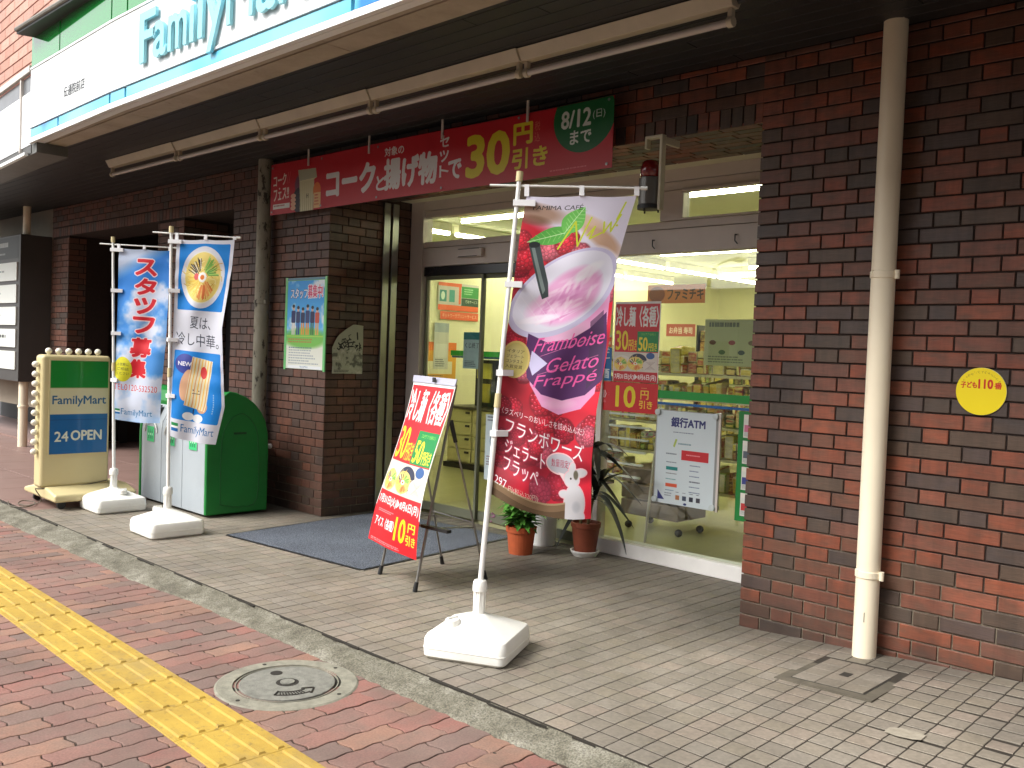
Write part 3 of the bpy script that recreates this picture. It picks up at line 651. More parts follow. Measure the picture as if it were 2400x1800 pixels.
def print_recruit():
    w, h = 300, 380; c = Can(w, h, (30, 150, 232)); g = (c.Y/h)[..., None]; c.a = np.where(g < .62, c.a*(1-g*.4)+g*.5, np.array([232, 234, 222])/255)
    c.put(np.clip((vnoise(h, w, 60, 4, 3)-.5)*5, 0, 1)*(c.Y < 220), (232, 240, 248)); c.ell(w/2, 250, 190, 50, (110, 190, 70), .9, soft=.5)
    c.text('スタッフ', 34, 40, 130, 44, (232, 236, 244), .03, out=(2, (40, 60, 140))); c.text('募集中!', 166, 26, 112, 56, (214, 60, 110), .03, out=(3, (244, 240, 244)))
    for i, (x, cc, lc) in enumerate(((60, (30, 36, 96), (222, 216, 206)), (96, (40, 50, 100), (40, 60, 140)), (132, (34, 40, 84), (230, 160, 60)), (168, (50, 60, 110), (226, 150, 60)), (204, (34, 36, 80), (60, 110, 60)), (240, (200, 80, 50), (222, 170, 90)))):
        c.ell(x, 122+(i % 3)*6, 9, 11, (222, 178, 150)); c.ell(x, 115+(i % 3)*6, 10, 7, (30, 24, 30)); c.rect(x-16, 134+(i % 3)*4, x+16, 186, cc, rd=6); c.rect(x-12, 186, x-2, 236, lc); c.rect(x+2, 186, x+12, 236, lc)
    c.lines(24, 252, 250, 22, 2, (200, 110, 60), 3); c.rect(0, 240, w, 244, (190, 220, 90), .7)
    for k in range(7): c.lines(30, 288+11*k, 240, 10, 1, (130, 140, 160) if k else (60, 90, 130), k+3, .6)
    c.rect(24, 366, 276, 378, (240, 244, 246)); c.text('FamilyMart', 120, 367, 60, 9, (70, 110, 150), 0)
    for a in ((0, 0, 10, h), (w-12, 0, w, h), (0, 0, w, 8)): c.rect(*a, (110, 200, 110))
    return c
def print_flyer():
    w, h = 300, 400; c = Can(w, h, (176, 178, 158)); K = (36, 38, 34)
    rs = np.random.RandomState(21)
    for (x, y, r) in ((90, 170, 44), (170, 150, 52), (250, 180, 26)):
        for q in range(9):
            a = rs.uniform(0, 6.28); p = (x+rs.uniform(-r, r)*.7, y+rs.uniform(-r, r)*.8); L = rs.uniform(.3, .9)*r
            c.line([p, (p[0]+L*math.cos(a), p[1]+L*math.sin(a)), (p[0]+L*1.2*math.cos(a+.5), p[1]+L*1.2*math.sin(a+.5))], rs.uniform(4, 11), K)
    c.line([(236, 70), (240, 120)], 13, K)
    n = vnoise(h, w, 36, 5, 11); c.put((np.clip((.47-n)*9, 0, 1))*(c.Y > 200), (110, 112, 98)); c.put((np.clip((n-.62)*9, 0, 1))*(c.Y > 200), (200, 200, 184))
    c.lines(20, 370, 200, 22, 2, (60, 60, 56), 3, .7); return c
def print_standsign():
    w, h = 260, 470; c = Can(w, h, (222, 214, 176)); c.rect(0, 0, w, 138, (6, 138, 44)); c.rect(0, 270, w, 470, (0, 96, 160)); c.rect(0, 296, w, 300, (0, 78, 136)); c.put((c.Y < 138) & (c.X > 70) & (c.X < 120), (20, 138, 60), .6)
    c.text('FamilyMart', 10, 176, 242, 56, (34, 96, 142), .02); c.text('24', 22, 356, 62, 52, (226, 226, 206), .03); c.text('OPEN', 94, 352, 142, 52, (226, 226, 206), .03); c.rect(0, 136, w, 139, (180, 180, 120)); return c
def print_sticker():
    c = Can(240, 240, (240, 216, 24)); 
    rs = np.random.RandomState(5)
    for k in range(13):
        a = R(214+9.5*k); x, y = 120+98*math.cos(a), 120+98*math.sin(a)
        for q in range(3): c.line([(x+rs.uniform(-6, 6), y+rs.uniform(-6, 6)), (x+rs.uniform(-6, 6), y+rs.uniform(-6, 6))], 2, (176, 150, 40))
    c.text('子ども', 22, 72, 78, 34, (200, 46, 30), .03); c.text('110', 106, 58, 70, 48, (200, 36, 30), .05); c.text('番', 182, 72, 36, 34, (200, 46, 30), .03)
    return c
def print_tabako():
    c = Can(80, 300, (0, 104, 168)); c.tate('たばこ', 8, -110, 60, 220, (214, 224, 230), .03); c.text('酒', 10, 190, 58, 90, (214, 224, 230), .03); return c
def print_card(cols, seed, w=120, h=180, title=None, tc=(40, 44, 60)):
    c = Can(w, h, cols[0]); rs = np.random.RandomState(seed)
    if len(cols) > 1: c.rect(0, 0, w, h*.2, cols[1])
    if len(cols) > 2: c.rect(w*.1, h*.45, w*.9, h*.75, cols[2])
    if title: c.text(title, w*.1, h*.28, w*.8, h*.16, tc, .02)
    c.lines(w*.1, h*.78, w*.8, h*.18, 4, tc, seed, .6); return c
def print_row(bg, seed, fg=(60, 66, 70), txt=None, w=220, h=80):
    c = Can(w, h, bg)
    if txt: c.text(txt, w*.1, h*.3, w*.75, h*.36, fg, 0)
    else: c.lines(w*.1, h*.42, w*.8, h*.2, 1, fg, seed)
    return c
def print_goods(seed, w=400, h=100):
    c = Can(w, h, (196, 190, 90)); rs = np.random.RandomState(seed); x = 0
    while x < w:
        d = rs.uniform(14, 34); col = [(226, 210, 70), (216, 190, 110), (240, 232, 170), (190, 120, 60), (120, 160, 70), (230, 226, 210), (120, 84, 50), (222, 200, 90)][rs.randint(8)]
        c.rect(x, rs.uniform(0, 20), x+d, h, col); c.rect(x+3, h*.35, x+d-3, h*.6, [(250, 250, 230), (180, 50, 40), (70, 100, 60), (240, 220, 60)][rs.randint(4)], .8); x += d+1
    return c

P_PINK = print_mat('print_raspberry_flag', print_pink(), .6, .12); P_BLUE = print_mat('print_noodle_flag', print_blue(), .6, .12)
P_STAFF = print_mat('print_staff_flag', print_staff(), .6, .12); P_COLD = print_mat('print_easel_sheet', print_cold(), .35, .1)
P_COLDW = print_mat('print_window_sheet', print_cold(300, 440, False), .4); P_TEN = print_mat('print_ten_yen', print_ten(), .4)
P_BANNER = print_mat('print_banner', print_banner(), .4, wrinkle=.15); P_ATM = print_mat('print_bank_poster', print_atm(), .5)
P_RECR = print_mat('print_recruit', print_recruit(), .4, coat=.1); P_FLY = print_mat('print_flyer', print_flyer(), .8)
P_STAND = print_mat('print_stand_sign', print_standsign(), .3, coat=.3); P_STICK = print_mat('print_sticker', print_sticker(), .4); P_TAB = print_mat('print_tobacco', print_tabako(), .4)

# ================================================================ THE SETTING
def terr(x, y):
    """height of the porch terrace: level at the kerb, rising to the right along the wall"""
    return .055*min(max(0, x), 4)*min(1, max(0, (y+1.75)/1.7))
YK, YP, ZP = -1.745, -1.87, -.05      # terrace edge, paving edge, paving level

g = M(); g.box(-120, 120, -120, 120, -.5, -.16); tag(g.build('ground', M_ASPH), kind='structure')
g = M(); g.box(-60, 40, -13, -4.75, -.2, -.145); tag(g.build('road', M_ASPH), kind='structure')

# terrace: bed of grout, tiles 97 mm apart
TX0, TX1 = -5.32, 3.3
terrace = thing('terrace', (0, 0, -.2), None, None, kind='structure')
g = M(); nx = 172; g.grid([[(TX0+(TX1-TX0)*i/nx, y, terr(TX0+(TX1-TX0)*i/nx, y)-.0017) for i in range(nx+1)] for y in np.linspace(.86, YK-.004, 60)])
g.build('grout_bed', M_GROUT, terrace, fix=False)
g = M(); g.box(TX0, TX1, YK-.003, .86, -.2, -.02); g.build('foundation', M_GROUT, terrace)
def tile_mesh(name, a, b, mt, t=.006, c=.0009):
    g = M(); vs = [(sx*(a/2-k), sy*(b/2-k), z) for k, z in ((0, -t), (0, -c), (c, 0)) for sx, sy in ((-1, -1), (1, -1), (1, 1), (-1, 1))]
    g.add(vs, [(0, 1, 5, 4), (1, 2, 6, 5), (2, 3, 7, 6), (3, 0, 4, 7), (4, 5, 9, 8), (5, 6, 10, 9), (6, 7, 11, 10), (7, 4, 8, 11), (8, 9, 10, 11)]); return g
PT = .0965
cells = []
ny = int((.86-YK)/PT)+1; nxx = int((TX1-TX0)/PT)
cov = (.60, .92, -.59, -.215)         # access cover
for i in range(nxx):
    for j in range(ny):
        x = TX0+PT*(i+.5)+.003; y = YK+.004+PT*(j+.5)
        if y+PT/2 > .87: continue
        if cov[0]-.03 < x < cov[1]+.03 and cov[2]-.03 < y < cov[3]+.03: continue
        cells.append((rank((x, y, terr(x, y)), (0, 0, 1)), x, y))
cells.sort(); tm = tile_mesh('tile', PT-.0058, PT-.0058, M_TILE).mesh('tile', M_TILE)
st = M(); rz = random.Random(4)
for k, (r_, x, y) in enumerate(cells):
    z = terr(x, y)+rz.uniform(-.0004, .0006)
    sl_ = (terr(x+.02, y)-terr(x-.02, y))/.04
    if k < 300:
        o = place('tile', tm, terrace, (x, y, z)); o.rotation_euler = (0, -math.atan(sl_), rz.uniform(-.006, .006))
    else:
        T = Matrix.Translation((x, y, z)) @ Matrix.Rotation(-math.atan(sl_), 4, 'Y'); q = tile_mesh('', PT-.0058, PT-.0058, None)
        st.add([T @ Vector(v) for v in q.v], q.f)
tag(st.build('tiles_beyond', M_TILE, terrace, fix=False), kind='stuff')

# brown porch to the left of the terrace
g = M()
for i in range(14):
    for j in range(5):
        x0 = TX0-.004-.62*(i+1); y0 = YK+.03+.62*j
        g.box(x0+.004, x0+.616, y0+.004, min(y0+.616, 2.0), -.1, -.003)
porch = thing('porch_floor', (-9, -.5, -.1), None, None, kind='structure')
g.build('porch_tiles', M_BROWNF, porch, bev=.003, seg=1); tag(porch.children[0], kind='stuff')
g = M(); g.box(-14, TX0-.002, YK, 2.2, -.15, -.008); g.build('porch_joint', M_GROUT, porch)

# concrete kerb ramp between terrace and paving
g = M(); P = []
for j, q in enumerate(np.linspace(0, 1, 12)):
    row = []
    for i in range(700):
        x = -14+17.5*i/699
        wob = .018*mnoise.noise(Vector((x*1.3, 0, 3)))
        y0 = YK-.0015+.002*mnoise.noise(Vector((x*4, 7, 0))); y1 = YP-.02+wob*2.0+.012*mnoise.noise(Vector((x*11, 2, 5)))-(.06*min(1, max(0, (-2.2-x)/.8)))
        y = y0+(y1-y0)*q; z = -.006+(ZP+.003+.006)*(q**(1.0+.8*mnoise.noise(Vector((x*1.1, 4, 0)))))+.007*mnoise.noise(Vector((x*7, y*18, 0)))+.004*mnoise.noise(Vector((x*38, y*60, 2)))*(q > 0)
        if j == 0: z = -.0035
        if j == 11: z = ZP-.012
        row.append((x, y, z))
    P.append(row)
g.grid(P); tag(g.build('kerb', M_KERB, smooth=True), kind='structure')
# broken dark joint between kerb and terrace
g = M(); rj = random.Random(8); x = -7.
while x < 3.2:
    L = rj.uniform(.06, .3)
    if rj.random() < .6:
        w_ = rj.uniform(.003, .012); y = YK-.004-rj.uniform(0, .012); n_ = 5; pts_ = [(x+L*k/n_, y-w_*rj.uniform(.3, 1), -.006) for k in range(n_+1)]+[(x+L*k/n_, y+rj.uniform(-.002, .002), -.006) for k in range(n_, -1, -1)]; g.prism(pts_, (0, 0, .0075))
    x += L
tag(g.build('kerb_joint', M_GROOVE), kind='structure')

# paving of wavy blocks
paving = thing('pavement', (0, -3, -.2), None, None, kind='structure')
g = M(); g.box(-30, 6, -4.72, YP+.03, -.2, ZP-.005); g.build('joint_sand', M_PGROUT, paving)
g = M(); g.box(-30, 6, -4.9, -4.72, -.2, ZP+.0); g.build('road_kerb', M_KERB, paving, bev=.01)
PL, PW = .2355, .1110
def paver_mesh(L, Wd, zig):
    """block with waved long sides (along Y) and stepped ends"""
    n = 8; am = .0055; pts = []
    wv = lambda t: am*(math.sin(4*math.pi*t)) if L > .15 else am*math.sin(2*math.pi*t)
    ts = [i/n for i in range(n+1)]
    e = lambda q: .007*math.sin(2*math.pi*q)
    for t in ts: pts.append((Wd/2+wv(t), -L/2+L*t))
    for q in (.25, .5, .75): pts.append((Wd/2-Wd*q, L/2+e(q)))
    for t in reversed(ts): pts.append((-Wd/2+wv(t), -L/2+L*t))
    for q in (.75, .5, .25): pts.append((Wd/2-Wd*q, -L/2+e(q)))
    k = 1-.0030/(Wd/2); k2 = 1-.0075/(Wd/2); m = len(pts)
    sh = lambda f: [(x*f if abs(x) > Wd*.3 else x*f, y*(1-(1-f)*Wd/L)) for x, y in pts]
    vs = [(x, y, -.006) for x, y in sh(k)]+[(x, y, -.0015) for x, y in sh(k)]+[(x, y, 0) for x, y in sh(k2)]
    g = M(); g.add(vs, [(i, (i+1) % m, m+(i+1) % m, m+i) for i in range(m)]+[(m+i, m+(i+1) % m, 2*m+(i+1) % m, 2*m+i) for i in range(m)]+[tuple(range(2*m, 3*m))]); return g
pm = paver_mesh(PL, PW, 1); pmm = pm.mesh('paver', M_PAVER); ph = paver_mesh(PL/2, PW, 1); phm = ph.mesh('half_paver', M_PAVER)
MH = Vector((-.886, -2.173, ZP)); rp = random.Random(12); cells = []
sa = math.tan(R(1.5)); tac = lambda x: (-2.41-.0262*(x+3.753), -2.715-.0262*(x+3.753))
for i in range(-118, 32):
    x = i*PW-.005
    for j in range(-1, 13):
        half = j < 0
        y = YP-.01-PL/4 if half else YP-.01-PL/2-PL*(j+(.5 if i % 2 else 0))
        if half and i % 2 == 0: continue
        if (Vector((x, y))-MH.xy).length < .16: continue
        t0, t1 = tac(x)
        if t1+.13 < y < t0-.13: continue
        if y < -4.66: continue
        cells.append((rank((x, y, ZP), (0, 0, 1)), x, y, half))
cells.sort(); st = M()
for k, (r_, x, y, half) in enumerate(cells):
    dx, dy, dz = rp.uniform(-.001, .001), rp.uniform(-.002, .002), rp.uniform(-.0012, .0014)
    if k < 300:
        o = place('paver', phm if half else pmm, paving, (x+dx, y+dy, ZP+dz)); o.rotation_euler = (rp.uniform(-.006, .006), rp.uniform(-.008, .008), 0)
    else:
        q = ph if half else pm; st.add([(v[0]+x+dx, v[1]+y+dy, v[2]+ZP+dz) for v in q.v], q.f)
tag(st.build('pavers_beyond', M_PAVER, paving, fix=False), kind='stuff')
g = M(); 
rg = random.Random(31)
for (a, b, r1) in [(-1.92, -3.02, .013), (-.47, -2.9, .010), (-1.55, -2.44, .007)]+[(rg.uniform(-5, .3), rg.uniform(-3.4, -1.98), rg.uniform(.003, .009)) for _ in range(26)]:
    n = 14; vs = [(a+r1*(1+.2*math.sin(3*t))*math.cos(t), b+r1*.8*math.sin(t), ZP+.0062) for t in [2*math.pi*k/n for k in range(n)]]
    if not (tac(a)[1]-.03 < b < tac(a)[0]+.03) and (Vector((a, b))-MH.xy).length > .32: g.add([(x_, y_, z_-.0045) for x_, y_, z_ in vs], [tuple(range(n))])
tag(g.build('gum_spot', M_GROOVE, paving, fix=False), kind='stuff')

# yellow tactile strip
tact = thing('tactile_strip', (-2.5, -2.6, ZP), 'yellow tactile guide strip of raised bars running through the red brick pavement', 'tactile paving')
ang = -math.atan(.0262)
gb = M(); q = tile_mesh('', .300, .300, None, .012, .0015); gb.add(q.v, q.f)
me_b = gb.mesh('block', M_YEL)
def bar_mesh():
    g = M(); w0, w1, L, h = .0150, .0100, .139, .0068
    vs = [(sx*w, sy*(L-k), z) for w, k, z in ((w0, 0, 0), (w1, .004, h)) for sx, sy in ((-1, -1), (1, -1), (1, 1), (-1, 1))]
    g.add(vs, [(0, 1, 5, 4), (1, 2, 6, 5), (2, 3, 7, 6), (3, 0, 4, 7), (4, 5, 6, 7)]); return g.mesh('bar', M_YEL)
me_bar = bar_mesh()
for i in range(-36, 20):
    s_ = i*.3025; cx = -2.0+s_*math.cos(ang); cyy = (tac(-2.0)[0]+tac(-2.0)[1])/2+s_*math.sin(ang)
    b = place('block', me_b, tact, (cx, cyy, ZP+.004), ang)
    for j in range(4):
        off = -.1125+.075*j; dv = .0 if j % 2 else .0
        br = link(bpy.data.objects.new('bar', me_bar)); br.parent = b; br.location = (dv, off, .0002); br.rotation_euler = (0, 0, R(90))

# manhole
mh = thing('manhole_cover', MH, 'round grey iron manhole cover with a concrete collar beside the yellow strip', 'manhole cover')
g = M(); g.lathe([(.225, -.02), (.225, .0055), (.29, .0055), (.298, .001), (.298, -.02)], MH, 64); g.f = g.f[:-2]; g.mi = g.mi[:-2]; g.build('collar', M_MANHR, mh)
g = M(); g.lathe([(.001, -.02), (.001, -.0005), (.227, -.0005), (.227, -.02)], MH, 48); g.build('groove', M_GROOVE, mh)
g = M(); g.lathe([(.199, -.02), (.199, .006), (.196, .0075), (.02, .0075)], MH, 64); g.build('lid', M_MANH, mh)
g = M(); g.lathe([(.2145, -.004), (.2145, .0045), (.2105, .0045), (.2105, -.004)], MH, 64); g.f = g.f[:-2]; g.mi = g.mi[:-2]; g.build('rim', M_MANHR, mh)
g = M(); g.lathe([(.048, .0), (.048, .0082), (.001, .0082)], MH, 24); g.build('lock_cap', M_GROOVE, mh)
g = M(); g.lathe([(.03, .0), (.03, .0125), (.022, .0125)], MH, 24); g.build('lock_ring', M_MANH, mh)
def polar(r_, a): return MH+Vector((r_*math.cos(a), r_*math.sin(a), 0))
g = M(); c_ = polar(.128, R(169)); g.lathe([(.028, .004), (.026, .0092), (.001, .0092)], c_, 16); g.build('key_hole', M_GROOVE, mh)
for a in (0, 75, 150, 260): c_ = polar(.262, R(a+20)); g = M(); g.lathe([(.009, .003), (.009, .0068), (.001, .0068)], c_, 12); g.build('bolt_hole', M_GROOVE, mh)
g = M(); aa = [R(-52+4.6*k) for k in range(13)]
for k in range(12):
    for r0, r1 in ((.110, .118), (.148, .156)):
        g.prism([polar(r0, aa[k])+Vector((0, 0, .0065)), polar(r1, aa[k])+Vector((0, 0, .0065)), polar(r1, aa[k+1])+Vector((0, 0, .0065)), polar(r0, aa[k+1])+Vector((0, 0, .0065))], (0, 0, .0032))
for a, b in (((.100, 3), (.133, 21)), ((.133, 21), (.166, 3)), ((.112, -52), (.154, -52)), ((.100, 3), (.116, 3)), ((.166, 3), (.150, 3))):
    g.tube(polar(a[0], R(a[1]))+Vector((0, 0, .0085)), polar(b[0], R(b[1]))+Vector((0, 0, .0085)), .0042, n=6)
for k in range(9): g.tube(polar(.124, R(-46+5*k))+Vector((0, 0, .0085)), polar(.144, R(-44+5*k))+Vector((0, 0, .0085)), .0026, n=6)
g.build('arrow_mark', M_GROOVE, mh)

# square access cover in the terrace
cz = terr(.76, -.4)
ac = thing('access_cover', (.76, -.4, cz), 'square tiled access cover in the terrace at the foot of the cream pipe', 'access cover')
T = Matrix.Translation((.76, -.4, cz+.001)) @ Matrix.Rotation(-math.atan(.055*.8), 4, 'Y')
g = M(); g.box(-.215, .215, -.245, .238, -.02, -.0012, T); g.build('surround', mat('cover_surround', (92, 86, 74), .9, .25, 14), ac)
g = M(); g.box(-.1635, .1635, -.1905, .1905, -.02, .0, T); g.build('frame_groove', M_GROOVE, ac)
for i in range(3):
    for j in range(4):
        g = M(); a = .100; x0 = -.158+.1055*i; y0 = -.186+.0935*j; g.box(x0, x0+.1025, y0, y0+.0905, -.01, .003, T); g.build('tile', M_TILE, ac, bev=.0015, seg=1)
g = M(); g.box(-.022, .022, -.03, .03, .0, .0045, T); g.build('handle', M_GROOVE, ac, bev=.002)

g = M(); z_ = terr(1.2, -.85)+.0008
g.add([(1.13+.0+a, -.9+b, z_+.055*(a)) for a, b in ((0, .0), (.05, -.012), (.105, -.006), (.13, .01), (.128, .07), (.09, .084), (.03, .08), (-.004, .06))], [tuple(range(8))])
tag(g.build('repair_patch', mat('patch_cement', (158, 150, 134), .9, .2, 30), terrace, fix=False), kind='stuff')

# ---------------------------------------------------------------- brick walls
BL, BH, BHT, JT = .227, .108, .060, .010
_bm = {}
def brick_data(w, h, t=.012, c=.0022):
    k = (round(w, 3), round(h, 3))
    if k not in _bm:
        g = M(); vs = [(sx*(w/2-q), y, sz*(h/2-q)) for q, y in ((0, t), (0, c), (c, 0)) for sx, sz in ((-1, -1), (1, -1), (1, 1), (-1, 1))]
        g.add(vs, [(0, 1, 5, 4), (1, 2, 6, 5), (2, 3, 7, 6), (3, 0, 4, 7), (4, 5, 9, 8), (5, 6, 10, 9), (6, 7, 11, 10), (7, 4, 8, 11), (8, 9, 10, 11)]); _bm[k] = g
    return _bm[k]
_bmm = {}
def brick_wall(root, faces, mt, limit=300):
    """faces: (origin, direction along wall, outward normal, width, z0, z1, first offset, holes, soldier band) -> brick parts"""
    al = []
    for (o, u, nrm, wd, z0, z1, rows, holes, sold) in faces:
        o, u, nrm = Vector(o), Vector(u), Vector(nrm)
        def emit(a, b, c, d):
            a, b = max(a, 0), min(b, wd); c, d = max(c, z0), min(d, z1)
            if b-a < .02 or d-c < .012: return
            for (ha, hb, hc, hd) in holes:
                if d > hc+.005 and c < hd-.005:
                    if a >= ha-.002 and b <= hb+.002: return
                    if a < ha < b: b = ha
                    if a < hb < b: a = hb
                    if b-a < .02: return
            p = o+u*((a+b)/2)+Vector((0, 0, (c+d)/2)); al.append((rank(p, nrm), p, u, nrm, b-a+.0022, d-c))
        k = 0; z = -.07
        while z < z1:
            if sold and sold[0]-.02 < z+.035 < sold[1]:
                z += .07; k += 1; continue
            x = 0.; first = True
            seq = [.168, BH] if k % 2 == rows else [BH, BL]
            i = 0
            while x < wd:
                if i == 0: L = seq[0]
                else: L = (BH if i % 2 else BL) if seq[0] == .168 else (BL if i % 2 else BH)
                emit(x, x+L, z+.004, z+.066); x += L+JT; i += 1
            z += .07; k += 1
        if sold:
            x = 0.
            while x < wd: emit(x, x+.060, sold[0]+.004, sold[1]-.006); x += .0702
    al.sort(key=lambda q: q[0]); st = M()
    for i, (r_, p, u, nrm, w_, h_) in enumerate(al):
        rot = math.atan2(u[1], u[0]); d = brick_data(w_, h_); prot = nrm*random.uniform(-.0008, .0012)
        # local +X is u, local -Y is the outward normal
        if i < limit and abs(nrm[2]) < .5:
            k = (round(w_, 3), round(h_, 3), mt.name)
            if k not in _bmm: _bmm[k] = d.mesh('brick', mt)
            place('brick', _bmm[k], root, p+prot, rot)
        else:
            Mx = Matrix.Translation(p+prot) @ Matrix.Rotation(rot, 4, 'Z'); st.add([Mx @ Vector(v) for v in d.v], d.f)
    if st.v: tag(st.build('bricks_beyond', mt, root, fix=False), kind='stuff')
HW = 2.97
def zrow(z): return z
w1 = thing('brick_wall', (1.6, .2, 0), 'long red and dark brick wall behind the cream pipe, right of the shop window', 'wall')
g = M(); g.box(.008, 3.2, .008, .86, -.2, HW+.03); g.build('mortar', M_MORTAR, w1)
g = M(); g.box(.85, .86, .9, .91, 0, .1)
brick_wall(w1, [((0, 0, 0), (1, 0, 0), (0, -1, 0), 3.2, -.05, HW, 0, [], None), ((0, .85, 0), (0, -1, 0), (-1, 0, 0), .838, -.05, HW, 1, [], None)], M_BRICK)
w2 = thing('brick_pier', (-4.6, .2, 0), 'brick pier between the shop doors and the dark doorway, with a poster on its front', 'pier')
g = M(); g.box(-5.347, -3.838, .008, .86, -.2, HW+.03); g.build('mortar', M_MORTAR, w2)
brick_wall(w2, [((-5.355, 0, 0), (1, 0, 0), (0, -1, 0), 1.525, -.05, HW, 0, [], None), ((-3.83, .01, 0), (0, 1, 0), (1, 0, 0), .84, -.05, 2.66, 1, [], None)], M_BRICK_P)
w3 = thing('brick_lintel', (-1.9, .2, 2.625), 'brick lintel with upright soldier bricks over the shop front', 'lintel')
g = M(); g.box(-3.838, .008, .008, .62, 2.64, HW+.03); g.build('mortar', M_MORTAR, w3)
brick_wall(w3, [((-3.83, 0, 0), (1, 0, 0), (0, -1, 0), 3.83, 2.625, HW, 0, [], (2.625, 2.738))], M_BRICK)
st = M()
for j in range(8):
    x = -3.82+(.05 if j % 2 else 0)
    while x < 0:
        L = BL if j % 2 else BH; L = BL; y0 = .004+.0765*j; st.box(x, min(x+L, -.002), y0, y0+.068, 2.628, 2.645); x += L+JT
tag(st.build('underside_bricks', M_BRICK, w3, bev=.002, seg=1), kind='stuff')
w4 = thing('brick_facade', (-7.5, .2, 0), 'brick facade with one wide and one narrow dark doorway behind the lit sign stand', 'wall')
for (a, b, c, d) in ((-9.792, -9.27, 0, HW), (-9.27, -6.88, 2.61, HW), (-6.88, -6.32, 0, HW), (-6.32, -5.347, 2.61, HW)):
    g = M(); g.box(a+.006, b-.001, .008, .5, -.2 if c == 0 else c, HW+.03); g.build('mortar', M_MORTAR, w4)
brick_wall(w4, [((-9.8, 0, 0), (1, 0, 0), (0, -1, 0), 4.445, -.05, HW, 0, [(.53, 2.92, -.3, 2.612), (3.48, 4.445, -.3, 2.612)], (2.612, 2.725)),
                ((-6.88, .5, 0), (0, -1, 0), (-1, 0, 0), .49, -.05, 2.6, 0, [], None), ((-9.27, .01, 0), (0, 1, 0), (1, 0, 0), .20, -.05, 2.6, 0, [], None), ((-6.32, .01, 0), (0, 1, 0), (1, 0, 0), .49, -.05, 2.6, 0, [], None)], M_BRICK_FAR)
# dark lobby behind the doorways
M_LOBBY = mat('lobby_wall', (52, 40, 36), .7, .1, 3)
lb = thing('lobby', (-7.5, 2, 0), None, None, kind='structure')
g = M(); g.box(-9.9, -6.72, 3.0, 3.1, -.1, 3); g.box(-10, -9.9, .5, 3.0, -.1, 3); g.box(-6.84, -6.72, .5, 3.0, -.1, 3); g.box(-6.32, -5.35, .5, .56, -.1, 2.9); g.build('lobby_walls', M_LOBBY, lb)
g = M(); g.box(-9.9, -6.84, .5, 3.0, 2.75, 2.85); g.build('lobby_ceiling', M_SOFFIT, lb)
gd = M(); gd.box(-7.9, -7.84, 1.2, 1.26, 0, 2.2); gd.box(-9.3, -7.9, 1.2, 1.26, 2.15, 2.2); gd.build('lobby_door_frame', M_DARK, lb)
dd = M(); dd.box(-6.28, -5.40, .46, .498, .01, 2.5); tag(dd.build('dark_door', M_DARK, bev=.004, seg=1), 'plain dark door set back in the narrow brick doorway behind the noodle flag', 'door')

# neighbouring part on the far left
nb = thing('neighbour_wall', (-11.8, .3, 0), 'grey beige wall low at the left edge below the directory board', 'wall')
g = M(); g.box(-14.5, -9.802, .0, .3, .45, 3.1); g.build('upper_wall', M_NBWALL, nb)
g = M(); g.box(-14.5, -9.802, .9, 1.0, -.1, .5); g.build('recess_back', M_DARK, nb)
g = M(); g.box(-14.5, -9.802, -.02, .9, -.1, .02); g.build('step', M_BROWNF, nb)

# ---------------------------------------------------------------- soffit
sf = thing('soffit', (-3, -.8, 2.96), None, None, kind='structure')
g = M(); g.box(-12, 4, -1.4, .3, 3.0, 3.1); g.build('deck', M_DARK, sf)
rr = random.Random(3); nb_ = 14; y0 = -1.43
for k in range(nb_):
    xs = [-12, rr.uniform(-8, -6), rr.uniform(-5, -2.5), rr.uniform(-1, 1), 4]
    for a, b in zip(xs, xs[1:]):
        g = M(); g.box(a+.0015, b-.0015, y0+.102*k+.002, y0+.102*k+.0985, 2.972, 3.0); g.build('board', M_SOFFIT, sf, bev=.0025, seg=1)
FP = [(-5.62, -1.68), (-3.9, -1.735), (-1.19, -1.733), (1.2, -1.72), (4.0, -1.69)]
def fy(x):
    for (a, b), (c, d) in zip(FP, FP[1:]):
        if x <= c: return b+(d-b)*(x-a)/(c-a)
    return FP[-1][1]
for (xa, xb) in ((-5.58, -3.95), (-3.945, -1.6), (-1.595, .6), (.605, 4)):
    for k, (ya, yb) in enumerate(((0, .42), (.42, 1))):
        g = M(); n = 6; top = []; 
        P = [(xa+(xb-xa)*i/n) for i in range(n+1)]
        for i in range(n):
            q = []
            for x in (P[i], P[i+1]):
                f = fy(x)+.012; q.append((x, f+(-1.435-f)*ya+.001, f+(-1.435-f)*yb-.001))
            g.prism([(P[i], q[0][1], 2.94-.006*k), (P[i+1], q[1][1], 2.94-.006*k), (P[i+1], q[1][2], 2.94-.006*k), (P[i], q[0][2], 2.94-.006*k)], (0, 0, .04))
        g.build('edge_board', M_BEIGE, sf)

# ---------------------------------------------------------------- long shop sign over the canopy edge
fs = thing('shop_sign', (-3, -1.7, 2.93), 'long white shop sign band with pale blue letters, green glass above and a blue stripe', 'shop sign')
def seg(name, z0, z1, off, mt, x0=-5.6, x1=4.0, cuts=(), gap=.004, th=.03, bev=0):
    """a run of the sign following its bent front; cut into panels"""
    cs = sorted([x0]+[c for c in cuts if x0 < c < x1]+[x1])
    for a, b in zip(cs, cs[1:]):
        a += gap/2; b -= gap/2; br = [a]+[p[0] for p in FP if a < p[0] < b]+[b]; g = M()
        for p, q in zip(br, br[1:]):
            g.prism([(p, fy(p)-off, z0), (q, fy(q)-off, z0), (q, fy(q)-off+th, z0), (p, fy(p)-off+th, z0)], (0, 0, z1-z0))
        g.build(name, mt, fs, bev=bev, seg=1)
CUT = (-4.94, -3.93, -3.68, -1.19, .1, 1.3, 2.5)
seg('bottom_rail', 2.925, 2.962, .012, M_SIGNW, cuts=CUT[2:])
